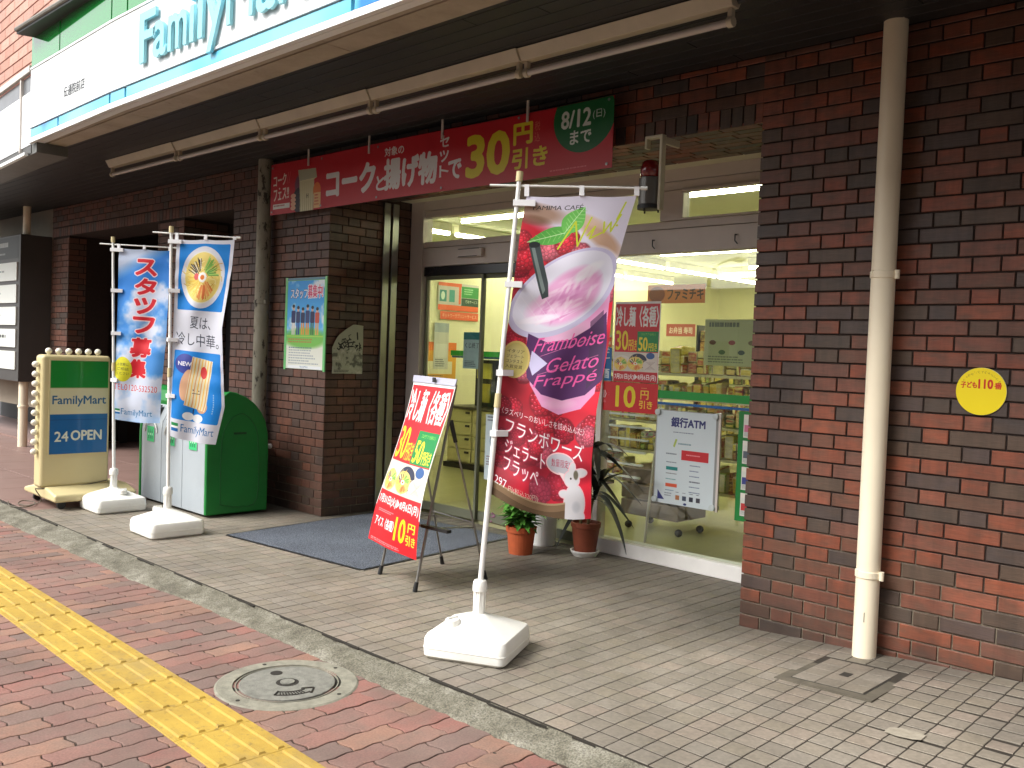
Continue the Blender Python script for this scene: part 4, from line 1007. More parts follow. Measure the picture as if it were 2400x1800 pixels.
seg('blue_stripe', 2.972, 3.035, .0, M_SIGNB, cuts=CUT, gap=.03)
seg('stripe_rail', 3.043, 3.058, .01, M_SIGNW)
seg('face_panel', 3.062, 3.508, .0, M_SIGNW, cuts=CUT, gap=.003)
seg('upper_rail', 3.512, 3.526, .006, M_SIGNW)
seg('green_panel', 3.53, 3.9, .0, M_SIGNG, cuts=CUT, gap=.022)
seg('back_panel', 2.93, 3.9, -.032, M_SIGNW, th=.05)
g = M(); 
for p, q in zip(FP, FP[1:]):
    p = (max(p[0], -5.6), p[1]); g.prism([(p[0], fy(p[0])-.1, 3.755), (q[0], fy(q[0])-.1, 3.755), (q[0], -1.2, 3.755), (p[0], -1.2, 3.755)], (0, 0, .035))
M_LEDGE = mat('ledge_dark', (22, 26, 26), .5, .1, 5)
def txt_mesh(s_, size, ext, bold=0, res=4):
    cu = bpy.data.curves.new('t', 'FONT'); cu.body = s_; cu.size = size; cu.extrude = ext; cu.offset = bold; cu.resolution_u = res
    ob = bpy.data.objects.new('t', cu); S.collection.objects.link(ob); ev = ob.evaluated_get(bpy.context.evaluated_depsgraph_get())
    me = bpy.data.meshes.new_from_object(ev); bpy.data.objects.remove(ob); return me
# raised letters, each a part. z from 3.138 (baseline) to 3.456 (cap height); widths taken along the bent front
adv = {'F': (-3.43, -3.20), 'a': (-3.235, -3.055), 'm': (-3.03, -2.79), 'i': (-2.755, -2.70), 'l': (-2.655, -2.60), 'y': (-2.56, -2.36), 'M': (-2.33, -2.05), 'A': (-2.015, -1.83), 'r': (-1.79, -1.68), 't': (-1.66, -1.54)}
for k, (xa, xb) in adv.items():
    me = txt_mesh(k.lower() if k == 'A' else k, .44, .010, .0 if k == 'M' else .007); me.name = 'letter'
    v = np.empty(len(me.vertices)*3); me.vertices.foreach_get('co', v); v = v.reshape(-1, 3)
    v[:, 0] = (v[:, 0]-v[:, 0].min())/(v[:, 0].max()-v[:, 0].min())*(xb-xa)+xa; zz = v[:, 1].copy(); dep_ = v[:, 2].copy()
    v[:, 1] = [fy(x) for x in v[:, 0]]; v[:, 1] -= .02+dep_; v[:, 2] = 3.138+zz
    org = wl(fs); v -= np.array(org); me.vertices.foreach_set('co', v.ravel()); me.materials.clear(); me.materials.append(M_LETTER); me.update()
    o = link(bpy.data.objects.new('letter', me)); o.parent = fs
M_INK = mat('sign_ink', (70, 78, 86), .5, .05, 5)
me = txt_mesh('伝通院前店', .1, .0005, .001); me.name = 'shop_name'
v = np.empty(len(me.vertices)*3); me.vertices.foreach_get('co', v); v = v.reshape(-1, 3)
v[:, 0] = (v[:, 0]-v[:, 0].min())/(v[:, 0].max()-v[:, 0].min())*.43-4.83; zz = v[:, 1].copy(); v[:, 1] = [fy(x)-.0015 for x in v[:, 0]]; v[:, 2] = 3.165+zz*.85
v -= np.array(wl(fs)); me.vertices.foreach_set('co', v.ravel()); me.materials.clear(); me.materials.append(M_INK); me.update(); o = link(bpy.data.objects.new('shop_name', me)); o.parent = fs

ledge = M()
ledge.prism([(-5.58, -1.80, 3.76), (4, -1.80, 3.76), (4, -1.0, 3.76), (-5.5, -1.5, 3.76)], (0, 0, .05))
# upper building: tiled wall above and behind the sign
ub = thing('upper_facade', (-5, -1, 3.5), 'pinkish tiled upper wall of the building above the sign at top left', 'building')
g = M(); g.box(-16, 6, -1.0, 0, 3.1, 12); g.build('wall_core', M_GROUT, ub)
g = M(); g.prism([(-9.5, -1.25, 3.55), (-5.35, -1.52, 3.67), (-5.35, -1.0, 3.67), (-9.5, -1.0, 3.55)], (0, 0, 6)); g.build('bay_core', mat('upper_joint', (116, 70, 58), .9), ub)
cnt = 0; st = M()
d_ = Vector((4.15, -.27, 0)).normalized(); nrm = Vector((d_.y, -d_.x, 0))
me_u = {}
for r_ in range(30):
    z = 3.70+.098*r_; x = 0. if r_ % 2 else -.15
    while x < 4.15:
        a = max(x, 0); b = min(x+.29, 4.15)
        if b-a > .03:
            p = Vector((-9.5, -1.25, 0))+d_*((a+b)/2)+nrm*.006; k = round(b-a, 2)
            if cnt < 290:
                if k not in me_u: me_u[k] = brick_data(k, .088).mesh('tile', M_UPPER)
                place('tile', me_u[k], ub, (p.x, p.y, z), math.atan2(d_.y, d_.x)); cnt += 1
            else:
                Mx = Matrix.Translation((p.x, p.y, z)) @ Matrix.Rotation(math.atan2(d_.y, d_.x), 4, 'Z'); st.add([Mx @ Vector(v) for v in brick_data(k, .088).v], brick_data(k, .088).f)
        x += .30
if st.v: tag(st.build('tiles_beyond', M_UPPER, ub, fix=False), kind='stuff')
lg = tag(ledge.build('sign_ledge', M_LEDGE), 'dark flat ledge jutting out over the green glass of the shop sign', 'ledge')
g = M(); g.tube((-5.58, -1.803, 3.795), (4, -1.803, 3.795), .018, n=8); o = g.build('front_trim', mat('ledge_trim', (128, 124, 116), .5), lg)
o.location = (0, 0, 0)

# neighbour's white sign, further left
ns = thing('neighbour_sign', (-7.5, -1.6, 2.85), 'plain white neighbouring sign panel at the left edge, left of the shop sign', 'sign')
A, B = Vector((-9.5, -1.36, 0)), Vector((-5.64, -1.66, 0))
def npan(name, t0, t1, z0, z1, off, mt, th=.03):
    p = A+(B-A)*t0; q = A+(B-A)*t1; n_ = Vector((B-A).normalized()); n_ = Vector((n_.y, -n_.x, 0)); g = M()
    g.prism([p+n_*off+Vector((0, 0, z0)), q+n_*off+Vector((0, 0, z0)), q+n_*(off-th)+Vector((0, 0, z0)), p+n_*(off-th)+Vector((0, 0, z0))], (0, 0, z1-z0)); return g.build(name, mt, ns)
for t0, t1 in ((0, .45), (.455, .92), (.925, 1.0)): npan('panel', t0, t1, 2.93, 3.36, 0, M_SIGNW); npan('window_glass', t0, t1, 3.37, 3.5, -.01, mat('grey_glass', (112, 114, 118), .2))
npan('top_rail', 0, 1, 3.51, 3.56, .02, M_FRAME); npan('bottom_channel', 0, 1.0, 2.86, 2.925, -.005, M_NBOX); npan('bottom_rail', 0, .985, 2.845, 2.87, .03, M_SIGNW)
for t in (.4525, .9225): npan('divider', t-.004, t+.004, 2.9, 3.5, .012, M_FRAME)
g = M(); g.prism([(-9.5, -1.36, 2.85), (-5.5, -1.66, 2.85), (-5.5, -1.42, 2.85), (-9.5, -1.2, 2.85)], (0, 0, .08)); g.build('under_panel', mat('under_grey', (96, 96, 92), .5), ns)

# ---------------------------------------------------------------- across the street (low pair and lamp mirrored in the glass; nearer pair added to block sky)
for (xa, xb, ya, zt, col, nm, lab) in ((-62, -40, -36, 6.5, (146, 140, 132), 'office_building', 'low beige building across the street with rows of windows'), (-38, -20, -34, 5, (160, 160, 158), 'office_building', 'low pale grey building across the street with rows of windows'),
                                   (-7.5, 14, -17, 9.2, (130, 120, 112), 'office_building', 'unseen brown building added straight across the street to block low sky light'), (14.5, 40, -17, 12.5, (150, 142, 130), 'office_building', 'taller unseen beige building added across the street at far right to block low sky')):
    b = thing(nm, ((xa+xb)/2, ya-4, -.15), lab, 'building'); g = M(); g.box(xa, xb, ya-8, ya, -.15, zt); g.build('wall', mat('facade_%d' % col[0], col, .8, .05), b)
    for fz in range(int(zt/3)):
        for fx in range(int((xb-xa)/2.4)):
            g = M(); x = xa+.6+2.4*fx; g.box(x, x+1.5, ya, ya+.05, 1.0+3*fz, 2.4+3*fz); g.build('window', M_DARK, b)
lp = thing('street_lamp', (-10.4, -14.3, -.15), 'tall street lamp with a curved arm across the road', 'street lamp')
g = M(); g.tube((-10.4, -14.3, -.15), (-10.4, -14.3, 3.5), .07, .05); g.build('pole', M_FRAME, lp)
g = M(); g.path([(-10.4, -14.3, 3.5), (-10.2, -14.2, 3.75), (-9.9, -14.1, 3.86), (-9.55, -14, 3.92)], .03); g.build('arm', M_FRAME, lp)
g = M(); g.ball((-9.4, -14, 3.9), .17, sz=.45); g.build('lamp_head', M_FRAME, lp)

# ================================================================ SHOP FRONT
YF = .85
sh = thing('shop_window', (-1.9, YF, 0), 'wide shop window and glass doors in a grey white frame between the brick walls', 'shop window')
def fb(name, x0, x1, z0, z1, y0=YF, y1=.93, mt=None, bev=.003, par=None):
    g = M(); g.box(x0, x1, y0, y1, z0, z1); return g.build(name, mt or M_FRAME, par or sh, bev=bev, seg=1)
fb('jamb', -3.828, -3.665, .0, 2.66, YF-.01, .95)
fb('head', -3.66, .006, 2.578, 2.68, YF-.004, .95); fb('head_trim', -3.66, .006, 2.52, 2.574, YF+.008, .95)
fb('head_soffit', -3.83, .006, 2.655, 2.67, .60, YF-.006, M_SHOPC)
fb('transom_rail', -3.66, .006, 2.262, 2.312, YF+.004, .95); fb('header_panel', -3.66, .006, 2.102, 2.258, YF-.006, .95)
fb('transom_post', -1.222, -1.052, 2.316, 2.516, YF+.002, .95); fb('transom_post', -.06, .006, 2.316, 2.516, YF+.002, .95)
fb('sash', -1.048, -.06, 2.50, 2.517, YF-.012, .9); fb('sash', -1.048, -.06, 2.316, 2.328, YF-.012, .9); fb('sash', -1.048, -1.03, 2.329, 2.499, YF-.012, .9)
fb('pane', -3.66, -1.224, 2.314, 2.518, .885, .891, M_GLASS, 0); fb('pane', -1.03, -.062, 2.329, 2.499, .885, .891, M_GLASS, 0)
fb('door_track', -3.66, -1.66, 2.022, 2.098, YF+.012, .97, mat('track_black', (38, 38, 42), .25, .05))
fb('window_sill', -1.70, .006, .0, .1, YF-.008, .97, M_SILL, .004)
fb('window_post', -1.70, -1.655, .104, 2.02, YF+.002, .95)
fb('pane', -1.652, -.6, .104, 2.098, .875, .883, M_GLASS, 0); fb('pane', -.598, .004, .104, 2.098, .875, .883, M_GLASS, 0)
fb('sensor_box', -3.19, -2.90, 2.155, 2.228, YF-.045, YF-.007, M_FRAME, .006)
fb('sensor_slot', -3.17, -2.93, 2.219, 2.2245, YF-.047, YF-.044, M_DARK, 0); fb('sensor_slot', -3.17, -2.95, 2.159, 2.1645, YF-.047, YF-.044, M_DARK, 0)
M_DFR = mat('door_frame_grey', (112, 114, 96), .4, .06, 4)
for i, (a, b, yy) in enumerate(((-3.66, -2.95, .90), (-2.99, -2.31, .93), (-2.35, -1.70, .90))):
    d = thing('glass_door', ((a+b)/2, yy, .01), ['left fixed glass door panel with posters behind it', 'middle sliding glass door panel behind the noodle easel', 'right glass door panel mostly hidden behind the raspberry flag'][i], 'door', 'glass doors of the shop')
    for nm, x0, x1, z0, z1, mt in (('stile', a, a+.022, .02, 2.02, M_DFR), ('stile', b-.022, b, .02, 2.02, M_DFR), ('rail', a+.023, b-.023, .02, .09, M_DFR), ('rail', a+.023, b-.023, 1.99, 2.02, M_DFR), ('pane', a+.022, b-.022, .09, 1.99, M_GLASS)):
        g = M(); g.box(x0, x1, yy-(.012 if mt != M_GLASS else .003), yy+(.012 if mt != M_GLASS else .003), z0, z1); g.build(nm, mt, d)
# wall hooks on the header
g = M()
for x in (-1.25, -.62): g.path([(x, YF-.008, 2.19), (x, YF-.03, 2.19), (x, YF-.03, 2.15), (x+.02, YF-.03, 2.13)], .004, 6)
g.build('hook', M_DARK, sh)
# coloured stripes on the glass
GY = .873
tag(fb('green_stripe', -1.652, .0, 1.125, 1.178, GY, GY+.0015, mat('film_green', (20, 150, 56), .5), 0, sh)); fb('blue_stripe', -1.652, .0, 1.083, 1.1, GY, GY+.0015, mat('film_blue', (10, 92, 160), .5), 0, sh)
fb('green_side_film', -.562, -.475, .385, 1.08, GY-.0016, GY-.0002, mat('film_dkgreen', (16, 124, 52), .5), 0, sh)
def sheet(name, mt, x0, x1, z0, z1, y, label, cat, group=None, th=.0015):
    g = M(); g.box(x0, x1, y, y+th, z0, z1); g.uv = {}
    g.cm = 1; g.quad((x0, y-.0006, z0), (x1, y-.0006, z0), (x1, y-.0006, z1), (x0, y-.0006, z1))
    return tag(g.build(name, [M_PAPER, mt], fix=False), label, cat, group)
for k in range(4):
    sheet('price_card', print_mat('card%d' % k, print_card([(226, 228, 220), (236, 232, 222), [(200, 60, 60), (60, 70, 140), (90, 100, 110), (210, 120, 150)][k]], 30+k, 60, 110)), -.525, -.468, .42+.165*k, .565+.165*k, GY-.004, ['lowest', 'second from bottom', 'third from bottom', 'topmost'][k]+' white card on the green strip at the window edge', 'notice', 'cards on the green strip')
sheet('noodle_poster', P_COLDW, -1.578, -1.192, 1.222, 1.780, GY-.004, 'red and green noodle poster with a food photo taped high on the window', 'poster')
sheet('discount_poster', P_TEN, -1.72, -1.187, 1.011, 1.217, GY-.0035, 'red poster with a big yellow 10 taped under the noodle poster', 'poster')
sheet('tobacco_sign', P_TAB, -1.696, -1.594, 1.222, 1.455, GY-.003, 'narrow blue and white vertical sign beside the noodle poster', 'sign')
sheet('orange_label', print_mat('cardo', print_card([(230, 110, 60), (236, 90, 50), (240, 200, 160)], 3, 60, 60)), -1.69, -1.60, 1.462, 1.53, GY-.003, 'small orange label above the blue vertical sign on the window', 'label')
def pr_y():
    c = Can(60, 150, (206, 222, 120)); c.rect(8, 6, 52, 144, (224, 216, 30), rd=20); c.lines(16, 20, 30, 110, 8, (120, 130, 30), 5); return c
sheet('yellow_label', print_mat('cardy', pr_y()), -1.69, -1.60, 1.545, 1.69, GY-.003, 'yellow oval label left of the noodle poster', 'label')
at = thing('bank_poster', (-.91, .80, .43), 'white bank machine poster in a clear board held by suction cups low on the window', 'poster')
g = M(); g.box(-1.15, -.672, .815, .822, .430, 1.052); g.cm = 1; g.quad((-1.15, .8145, .430), (-.672, .8145, .430), (-.672, .8145, 1.052), (-1.15, .8145, 1.052)); g.build('board', [M_PAPER, P_ATM], at, fix=False)
g = M(); g.box(-.6715, -.655, .812, .826, .425, 1.056); g.build('edge_strip', M_FRAME, at)
for (x, z) in ((-1.135, 1.035), (-.69, 1.035), (-1.135, .45), (-.69, .45)):
    g = M(); g.lathe([(.004, -.012), (.02, -.010), (.014, -.002), (.02, .0), (.024, .05)], (x, .808, z), 16, 'Y'); g.build('suction_cup', mat('clear_rubber', (196, 206, 206), .2), at)
# frosted menu poster at the upper right of the window
sheet('menu_poster', print_mat('menu', (lambda: (lambda c: (c.lines(20, 16, 200, 46, 1, (70, 80, 60), 4), [c.ell(40+46*k, 120+(k % 2)*50, 16, 12, ((120, 80, 40), (90, 120, 60), (160, 60, 40), (60, 80, 60), (130, 110, 60))[k]) for k in range(5)], c.lines(20, 190, 220, 40, 3, (110, 120, 80), 8), c)[-1])(Can(260, 240, (206, 212, 150))))()), -.86, -.46, 1.36, 1.66, .884+.02, 'pale menu poster seen through the top right of the window glass', 'poster')
# posters behind the doors
sheet('notice_sheet', print_mat('card_n', print_card([(196, 222, 226), (40, 140, 150)], 5, 90, 120, 'くじ終了')), -3.18, -2.975, 1.25, 1.55, .91, 'pale blue notice with a teal top edge on the left glass door', 'notice')
def pr_f():
    c = Can(150, 380, (206, 222, 226)); c.lines(10, 10, 120, 36, 2, (60, 70, 80), 4); c.ell(90, 150, 62, 78, (60, 110, 150)); c.ell(90, 150, 58, 74, (224, 226, 224)); c.ell(96, 120, 40, 36, (200, 206, 110)); c.ell(98, 196, 30, 22, (130, 40, 36)); c.lines(10, 240, 130, 60, 4, (120, 90, 100), 9); return c
sheet('ticket_notice', print_mat('card_f', pr_f()), -2.885, -2.60, .36, .89, .915, 'white notice with a round food photo low on the middle glass door', 'notice')

# stainless shutter guides on the pier side
for i, (a, b) in enumerate(((.530, .598), (.622, .690))):
    g = M(); g.box(-3.829, -3.805, a, b, -.01, 2.62); tag(g.build('shutter_guide', M_STEEL, bev=.004, seg=2), ['front', 'rear'][i]+' upright stainless shutter guide on the side of the brick pier', 'shutter guide', 'shutter guides on the pier')

# ---------------------------------------------------------------- shop interior
inn = thing('shop_interior', (-2, 5, 0), None, None, kind='structure')
g = M(); g.box(-6.6, 3, .93, 10.5, -.1, .02); g.build('shop_floor', M_SHOPF, inn)
g = M(); g.box(-6.6, 3, .96, 10.5, 2.72, 2.8); g.build('shop_ceiling', M_SHOPC, inn)
g = M(); g.box(-6.7, -6.6, .96, 10.5, 0, 2.8); g.box(-6.6, 3, 10.4, 10.5, 0, 2.8); g.box(3, 3.1, .9, 10.5, 0, 2.8); g.box(-6.7, -3.83, .862, .96, 0, 2.8); g.box(.01, 3, .862, .96, 0, 2.8); g.build('shop_walls', M_SHOPW, inn)
M_HOUS = mat('lamp_housing', (225, 222, 200), .5)
ORD = ['nearest', 'second', 'third', 'fourth', 'fifth', 'farthest']
def clight(x, y, z, along, L, i):
    w_ = ('%s glowing tube of the long row running deep into the shop' % ORD[i] if x == -4.85 else '%s glowing tube of the far left row inside the shop' % ORD[i] if x == -6.15 else None) or {(-3.45, 1.65): 'crosswise glowing tube just inside the glass doors', (-1.15, 1.55): 'crosswise glowing tube seen through the small top window', (-3.2, 4.62): 'crosswise glowing tube in the middle of the shop ceiling', (-3.0, 6.28): 'crosswise glowing tube above the rear goods rack, left', (-1.6, 4.62): 'crosswise glowing tube high at the right end of the window', (-3.2, 8.0): 'crosswise glowing tube near the back wall of the shop', (-1.4, 6.3): 'crosswise glowing tube above the rear goods rack, right', (-1.2, 8.2): 'crosswise glowing tube by the back wall, hidden behind the brick edge', (.6, 3.2): 'crosswise glowing tube over the rack at the right end'}[(x, y)]
    t = thing('ceiling_lamp', (x, y, z), w_, 'ceiling lamp', 'fluorescent lamps inside the shop')
    dx, dy = (L/2, .0) if along == 'x' else (0, L/2)
    g = M(); g.box(x-max(dx, .04), x+max(dx, .04), y-max(dy, .04), y+max(dy, .04), z+.02, 2.72); g.build('housing', M_HOUS, t)
    g = M(); g.tube((x-dx, y-dy, z), (x+dx, y+dy, z), .018, n=10); g.build('tube', M_LIT, t)
for i in range(6): clight(-4.85, 1.6+1.3*i, 2.62, 'y', 1.2, i)
for i in range(3): clight(-6.15, 4.9+1.35*i, 2.62, 'y', 1.25, i)
clight(-3.45, 1.65, 2.62, 'x', 1.2, 0); clight(-1.15, 1.55, 2.62, 'x', 1.2, 0); clight(-3.2, 4.62, 2.60, 'x', 1.3, 0); clight(-3.0, 6.28, 2.6, 'x', 1.3, 0); clight(-1.6, 4.62, 2.6, 'x', 1.3, 0)
clight(-3.2, 8.0, 2.55, 'x', 1.2, 0); clight(-1.4, 6.3, 2.6, 'x', 1.2, 0); clight(-1.2, 8.2, 2.55, 'x', 1.2, 0); clight(.6, 3.2, 2.62, 'x', 1.2, 0)
for i, (x, y) in enumerate(((-4.0, 7.2), (-2.6, 7.2), (-1.2, 7.2), (.2, 7.2), (-4.2, 9.2), (-2.8, 9.2), (-1.4, 9.2), (0, 9.2), (.2, 4.62), (-.2, 8.2))):
    t = thing('ceiling_lamp', (x, y, 2.62), 'small glowing tube %s' % ('leftmost in the row over the rear goods rack', 'second from left in the row over the rear goods rack', 'second from right in the row over the rear goods rack', 'rightmost in the row over the rear goods rack', 'leftmost along the back wall of the shop', 'second from left along the back wall of the shop', 'second from right along the back wall of the shop', 'rightmost along the back wall of the shop', 'behind the brick wall edge in mid shop', 'behind the brick wall edge deep in the shop')[i], 'ceiling lamp', 'fluorescent lamps at the back of the shop')
    g = M(); g.box(x-.6, x+.6, y-.04, y+.04, 2.64, 2.72); g.build('housing', M_HOUS, t); g = M(); g.tube((x-.6, y, 2.6), (x+.6, y, 2.6), .018, n=10); g.build('tube', M_LIT, t)
# posters on the far left wall
def wallsheet(name, can, y0, y1, z0, z1, x, label, cat):
    g = M(); g.box(x-.004, x, y0, y1, z0, z1); g.cm = 1; g.quad((x+.001, y0, z0), (x+.001, y1, z0), (x+.001, y1, z1), (x+.001, y0, z1)); tag(g.build(name, [M_PAPER, print_mat('w_'+name+'%g' % y0, can)], fix=False), label, cat)
c = Can(300, 160, (196, 190, 186)); c.rect(0, 0, 170, 20, (232, 100, 50)); c.rect(150, 0, 166, 120, (232, 100, 50)); c.rect(10, 44, 60, 110, (30, 130, 126)); c.ell(34, 76, 14, 24, (210, 230, 220)); c.rect(80, 40, 120, 110, (60, 150, 140)); c.rect(170, 14, 300, 80, (36, 140, 60)); c.lines(190, 26, 90, 40, 3, (200, 226, 190), 3); c.rect(170, 82, 300, 130, (30, 70, 50)); c.text('行政サービス', 200, 92, 92, 18, (226, 230, 210), .01); c.rect(0, 128, 300, 160, (232, 96, 40))
wallsheet('service_board', c, 3.6, 4.32, 1.92, 2.28, -6.58, 'colourful service board on the far left wall seen through the doors', 'sign board')
c = Can(300, 60, (226, 92, 44)); c.text('ネットワークプリントサービス', 16, 14, 270, 30, (250, 226, 200), .01)
wallsheet('orange_banner', c, 3.64, 4.32, 1.8, 1.905, -6.575, 'orange lettered strip under the service board inside the shop', 'banner')
wallsheet('yellow_poster', print_card([(222, 160, 50), (232, 120, 40), (226, 220, 190)], 17, 240, 160), 3.28, 3.95, .95, 1.5, -6.58, 'orange and yellow poster low on the far left shop wall', 'poster')
wallsheet('grey_poster', print_card([(196, 196, 190), (160, 170, 180), (210, 210, 206)], 18, 120, 200), 3.55, 3.8, 1.15, 1.75, -6.572, 'tall grey poster on the far left shop wall', 'poster')
M_CAB = mat('cabinet_cream', (196, 190, 150), .4, .04)
# counter with machines seen through the doors
ct = thing('coffee_counter', (-4.85, 3.35, 0), 'cream drawer counter with dark coffee machines seen through the glass doors', 'counter')
g = M(); g.box(-5.75, -3.7, 3.1, 3.7, .08, .72); g.build('cabinet', M_CAB, ct, bev=.004, seg=1)
for i in range(5):
    for j in range(4):
        g = M(); x = -5.72+.41*i; g.box(x, x+.39, 3.08, 3.099, .1+.155*j, .245+.155*j); d_o = g.build('drawer', M_CAB, ct, bev=.004, seg=1); g = M(); g.box(x+.3, x+.36, 3.066, 3.081, .2+.155*j, .225+.155*j); g.build('handle', M_DARK, d_o)
g = M(); g.box(-5.76, -3.69, 3.05, 3.7, 0.0, .078); g.build('plinth', M_BLACK, ct)
g = M(); g.box(-5.76, -3.69, 3.05, 3.7, .722, .75); g.build('worktop', mat('worktop', (70, 66, 60), .4), ct)
for i, x in enumerate((-5.35, -4.85, -4.35)):
    m_ = thing('coffee_machine', (x, 3.4, .75), ['left', 'middle', 'right'][i]+' black coffee machine on the cream counter', 'coffee machine', 'coffee machines on the counter')
    g = M(); g.box(x-.17, x+.17, 3.3, 3.65, .75, 1.3); g.build('body', M_BLACK, m_, bev=.01); g = M(); g.box(x-.12, x+.12, 3.28, 3.301, 1.08, 1.26); g.build('screen', mat('screen_%d' % i, ((200, 196, 90), (206, 210, 200), (60, 90, 100))[i], .3), m_)
    g = M(); g.box(x-.1, x+.1, 3.285, 3.301, .8, 1.02); g.build('cup_bay', mat('bay_%d' % i, ((170, 160, 60), (120, 126, 110), (170, 90, 60))[i], .4), m_)
shf = thing('stripe_shelf', (-4.7, 3.2, 1.34), 'green and blue edged shelf board over the coffee machines', 'shelf'); g = M(); g.box(-5.75, -3.7, 3.1, 3.65, 1.34, 1.40); g.build('green_edge', mat('film_green', (20, 150, 56), .5), shf); g = M(); g.box(-5.75, -3.7, 3.12, 3.65, 1.315, 1.338); g.build('blue_edge', mat('film_blue', (10, 92, 160), .5), shf)
# food shelves along the window
def shelf_unit(x0, x1, y0, y1, levels, top, label, seed):
    t = thing('display_shelf', ((x0+x1)/2, (y0+y1)/2, .02), label, 'shelf'); rs = random.Random(seed)
    for x in (x0, x1): g = M(); g.box(x-.012, x+.012, y0, y1, .02, top); g.build('side', M_DARK, t)
    for i, z in enumerate(levels): g = M(); g.box(x0+.013, x1-.013, y0, y1, z-.02, z); g.build('board', mat('shelf_board', (186, 182, 150), .5), t)
    for i, z in enumerate(levels):
        g = M(); x = x0+.03; hh = (levels[i+1] if i+1 < len(levels) else top)-z-.05
        g.quad((x0+.02, y0-.004, z+.001), (x1-.02, y0-.004, z+.001), (x1-.02, y0-.004, z+hh*.8), (x0+.02, y0-.004, z+hh*.8))
        g2 = M()
        while x < x1-.1:
            w_ = rs.uniform(.035, .12); rows = rs.choice((1, 1, 2, 3)); y = y0+rs.uniform(.0, .05); h_ = hh*rs.uniform(.6, 1.0)/rows
            for q in range(rows):
                T_ = Matrix.Translation((x+w_/2, y, z+.003+h_*q)) @ Matrix.Rotation(rs.uniform(-.25, .25) if rows == 1 else rs.uniform(-.08, .08), 4, 'Z') @ Matrix.Rotation(rs.uniform(-.1, .3) if rows == 1 else 0, 4, 'X'); g2.box(-w_*.46, w_*.46, 0, .18, 0, h_*.95, T_)
            x += w_
        tag(g2.build('packaged_goods', M_GOODS, fix=False, bev=.01, seg=1), 'assorted packaged goods standing on shelf level %d of the %s' % (i+1, 'front rack' if seed == 1 else 'middle rack' if seed == 2 else 'rear rack'), 'goods', kind='stuff')
M_GOODS = mat_pieces('goods_packs', [(214, 196, 70), (206, 176, 100), (226, 216, 150), (150, 96, 50), (110, 140, 60), (214, 206, 190), (90, 66, 46), (206, 186, 80), (170, 60, 44), (196, 190, 160)], .4, (230, 220, 140), .6, (2, 2, 6), .1, fscale=12, streak=(18, 18, 30))
shelf_unit(-3.3, -1.0, 2.35, 2.8, (.3, .58, .84, 1.06, 1.27), 1.56, 'low food rack with yellow snack bags just behind the shop window', 1)
shelf_unit(-.98, .9, 1.9, 2.3, (.3, .58, .84, 1.08), 1.36, 'food rack behind the right end of the shop window', 2)
shelf_unit(-4.2, .5, 6.0, 6.5, (.3, .7, 1.1, 1.5), 1.85, 'long rear goods rack deep inside the shop', 3)
sg = M(); sg.box(-3.2, -2.5, 4.0, 4.03, 1.5, 1.75)
def hang(x0, x1, y, z0, z1, can, name, label):
    g = M(); g.box(x0, x1, y, y+.004, z0, z1); g.cm = 1; g.quad((x0, y-.001, z0), (x1, y-.001, z0), (x1, y-.001, z1), (x0, y-.001, z1)); tag(g.build(name, [M_PAPER, print_mat('h_'+name, can)], fix=False), label, 'sign')
c = Can(240, 70, (190, 110, 60)); c.ell(40, 36, 34, 30, (120, 50, 30)); c.text('ファミチキ', 84, 14, 150, 44, (60, 30, 20), .03); hang(-3.64, -2.9, 4.1, 2.0, 2.2, c, 'hanging_sign', 'brown food sign hanging under the shop ceiling')
c = Can(160, 60, (190, 90, 80)); c.text('お弁当 寿司', 16, 14, 128, 34, (240, 226, 214), .02); hang(-4.65, -4.2, 5.95, 1.7, 1.86, c, 'section_sign', 'reddish section sign on the rear goods rack')
# wire basket stand near the glass
cr = thing('crate_trolley', (-1.75, 1.9, .02), 'grey brown stack of crates on a small trolley inside the window', 'trolley')
for k in range(3): g = M(); g.box(-2.05, -1.5, 1.65, 2.05, .14+.13*k, .26+.13*k); g.build('crate', mat('crate_plastic', (120, 102, 92), .5), cr, bev=.01)
for (x, y) in ((-2.0, 1.7), (-1.52, 1.7), (-2.0, 2.0), (-1.52, 2.0)): g = M(); g.ball((x, y, .05), .03, 10); g.build('wheel', M_BLACK, cr)
mg = thing('magazine_rack', (-2.3, 1.25, .02), 'thin wire magazine rack behind the dark leaves', 'rack')
for k in range(7): g = M(); g.box(-2.6, -1.55, 1.2+.03*k, 1.215+.03*k, .5+.09*k, .515+.09*k); g.build('wire_shelf', M_WHITE, mg)
for x in (-2.6, -2.08, -1.55): g = M(); g.tube((x, 1.3, .02), (x, 1.45, 1.2), .011); g.build('upright', M_FRAME, mg)

# ================================================================ THINGS ON THE WALLS
# red banner over the doors
bn = thing('banner', (-2.7, -.1, 2.48), 'long red banner with white and yellow lettering hung over the shop entrance', 'banner')
g = M(); n = 40; P = []
for j in range(7):
    P.append([(-4.566+3.672*i/n, -.1+.006*mnoise.noise(Vector((i*.2, j*.3, 1)))+.008*math.sin(i*.25), 2.908-.014*i/n-(.425-.012*i/n)*j/6) for i in range(n+1)])
g.grid(P); o = g.build('sheet', P_BANNER, bn, smooth=True, fix=False)
g = M(); g.grid([[(a, b+.003, c) for a, b, c in reversed(r)] for r in P]); g.uv = {}; g.build('backing', mat('banner_back', (120, 24, 30), .6), bn, smooth=True, fix=False)
for x in (-4.0, -3.2, -2.378, -1.577):
    g = M(); g.box(x-.008, x+.008, -.112, -.1035, 2.84, 2.972); g.build('hanger', M_FRAME, bn)
g = M()
for i in range(6):
    for z in (2.505, 2.875):
        x = -4.53+3.6*i/5; g.lathe([(.002, -.004), (.009, -.003), (.009, .0)], (x, -.108, z), 10, 'Y')
g.build('eyelet', M_CHROME, bn)
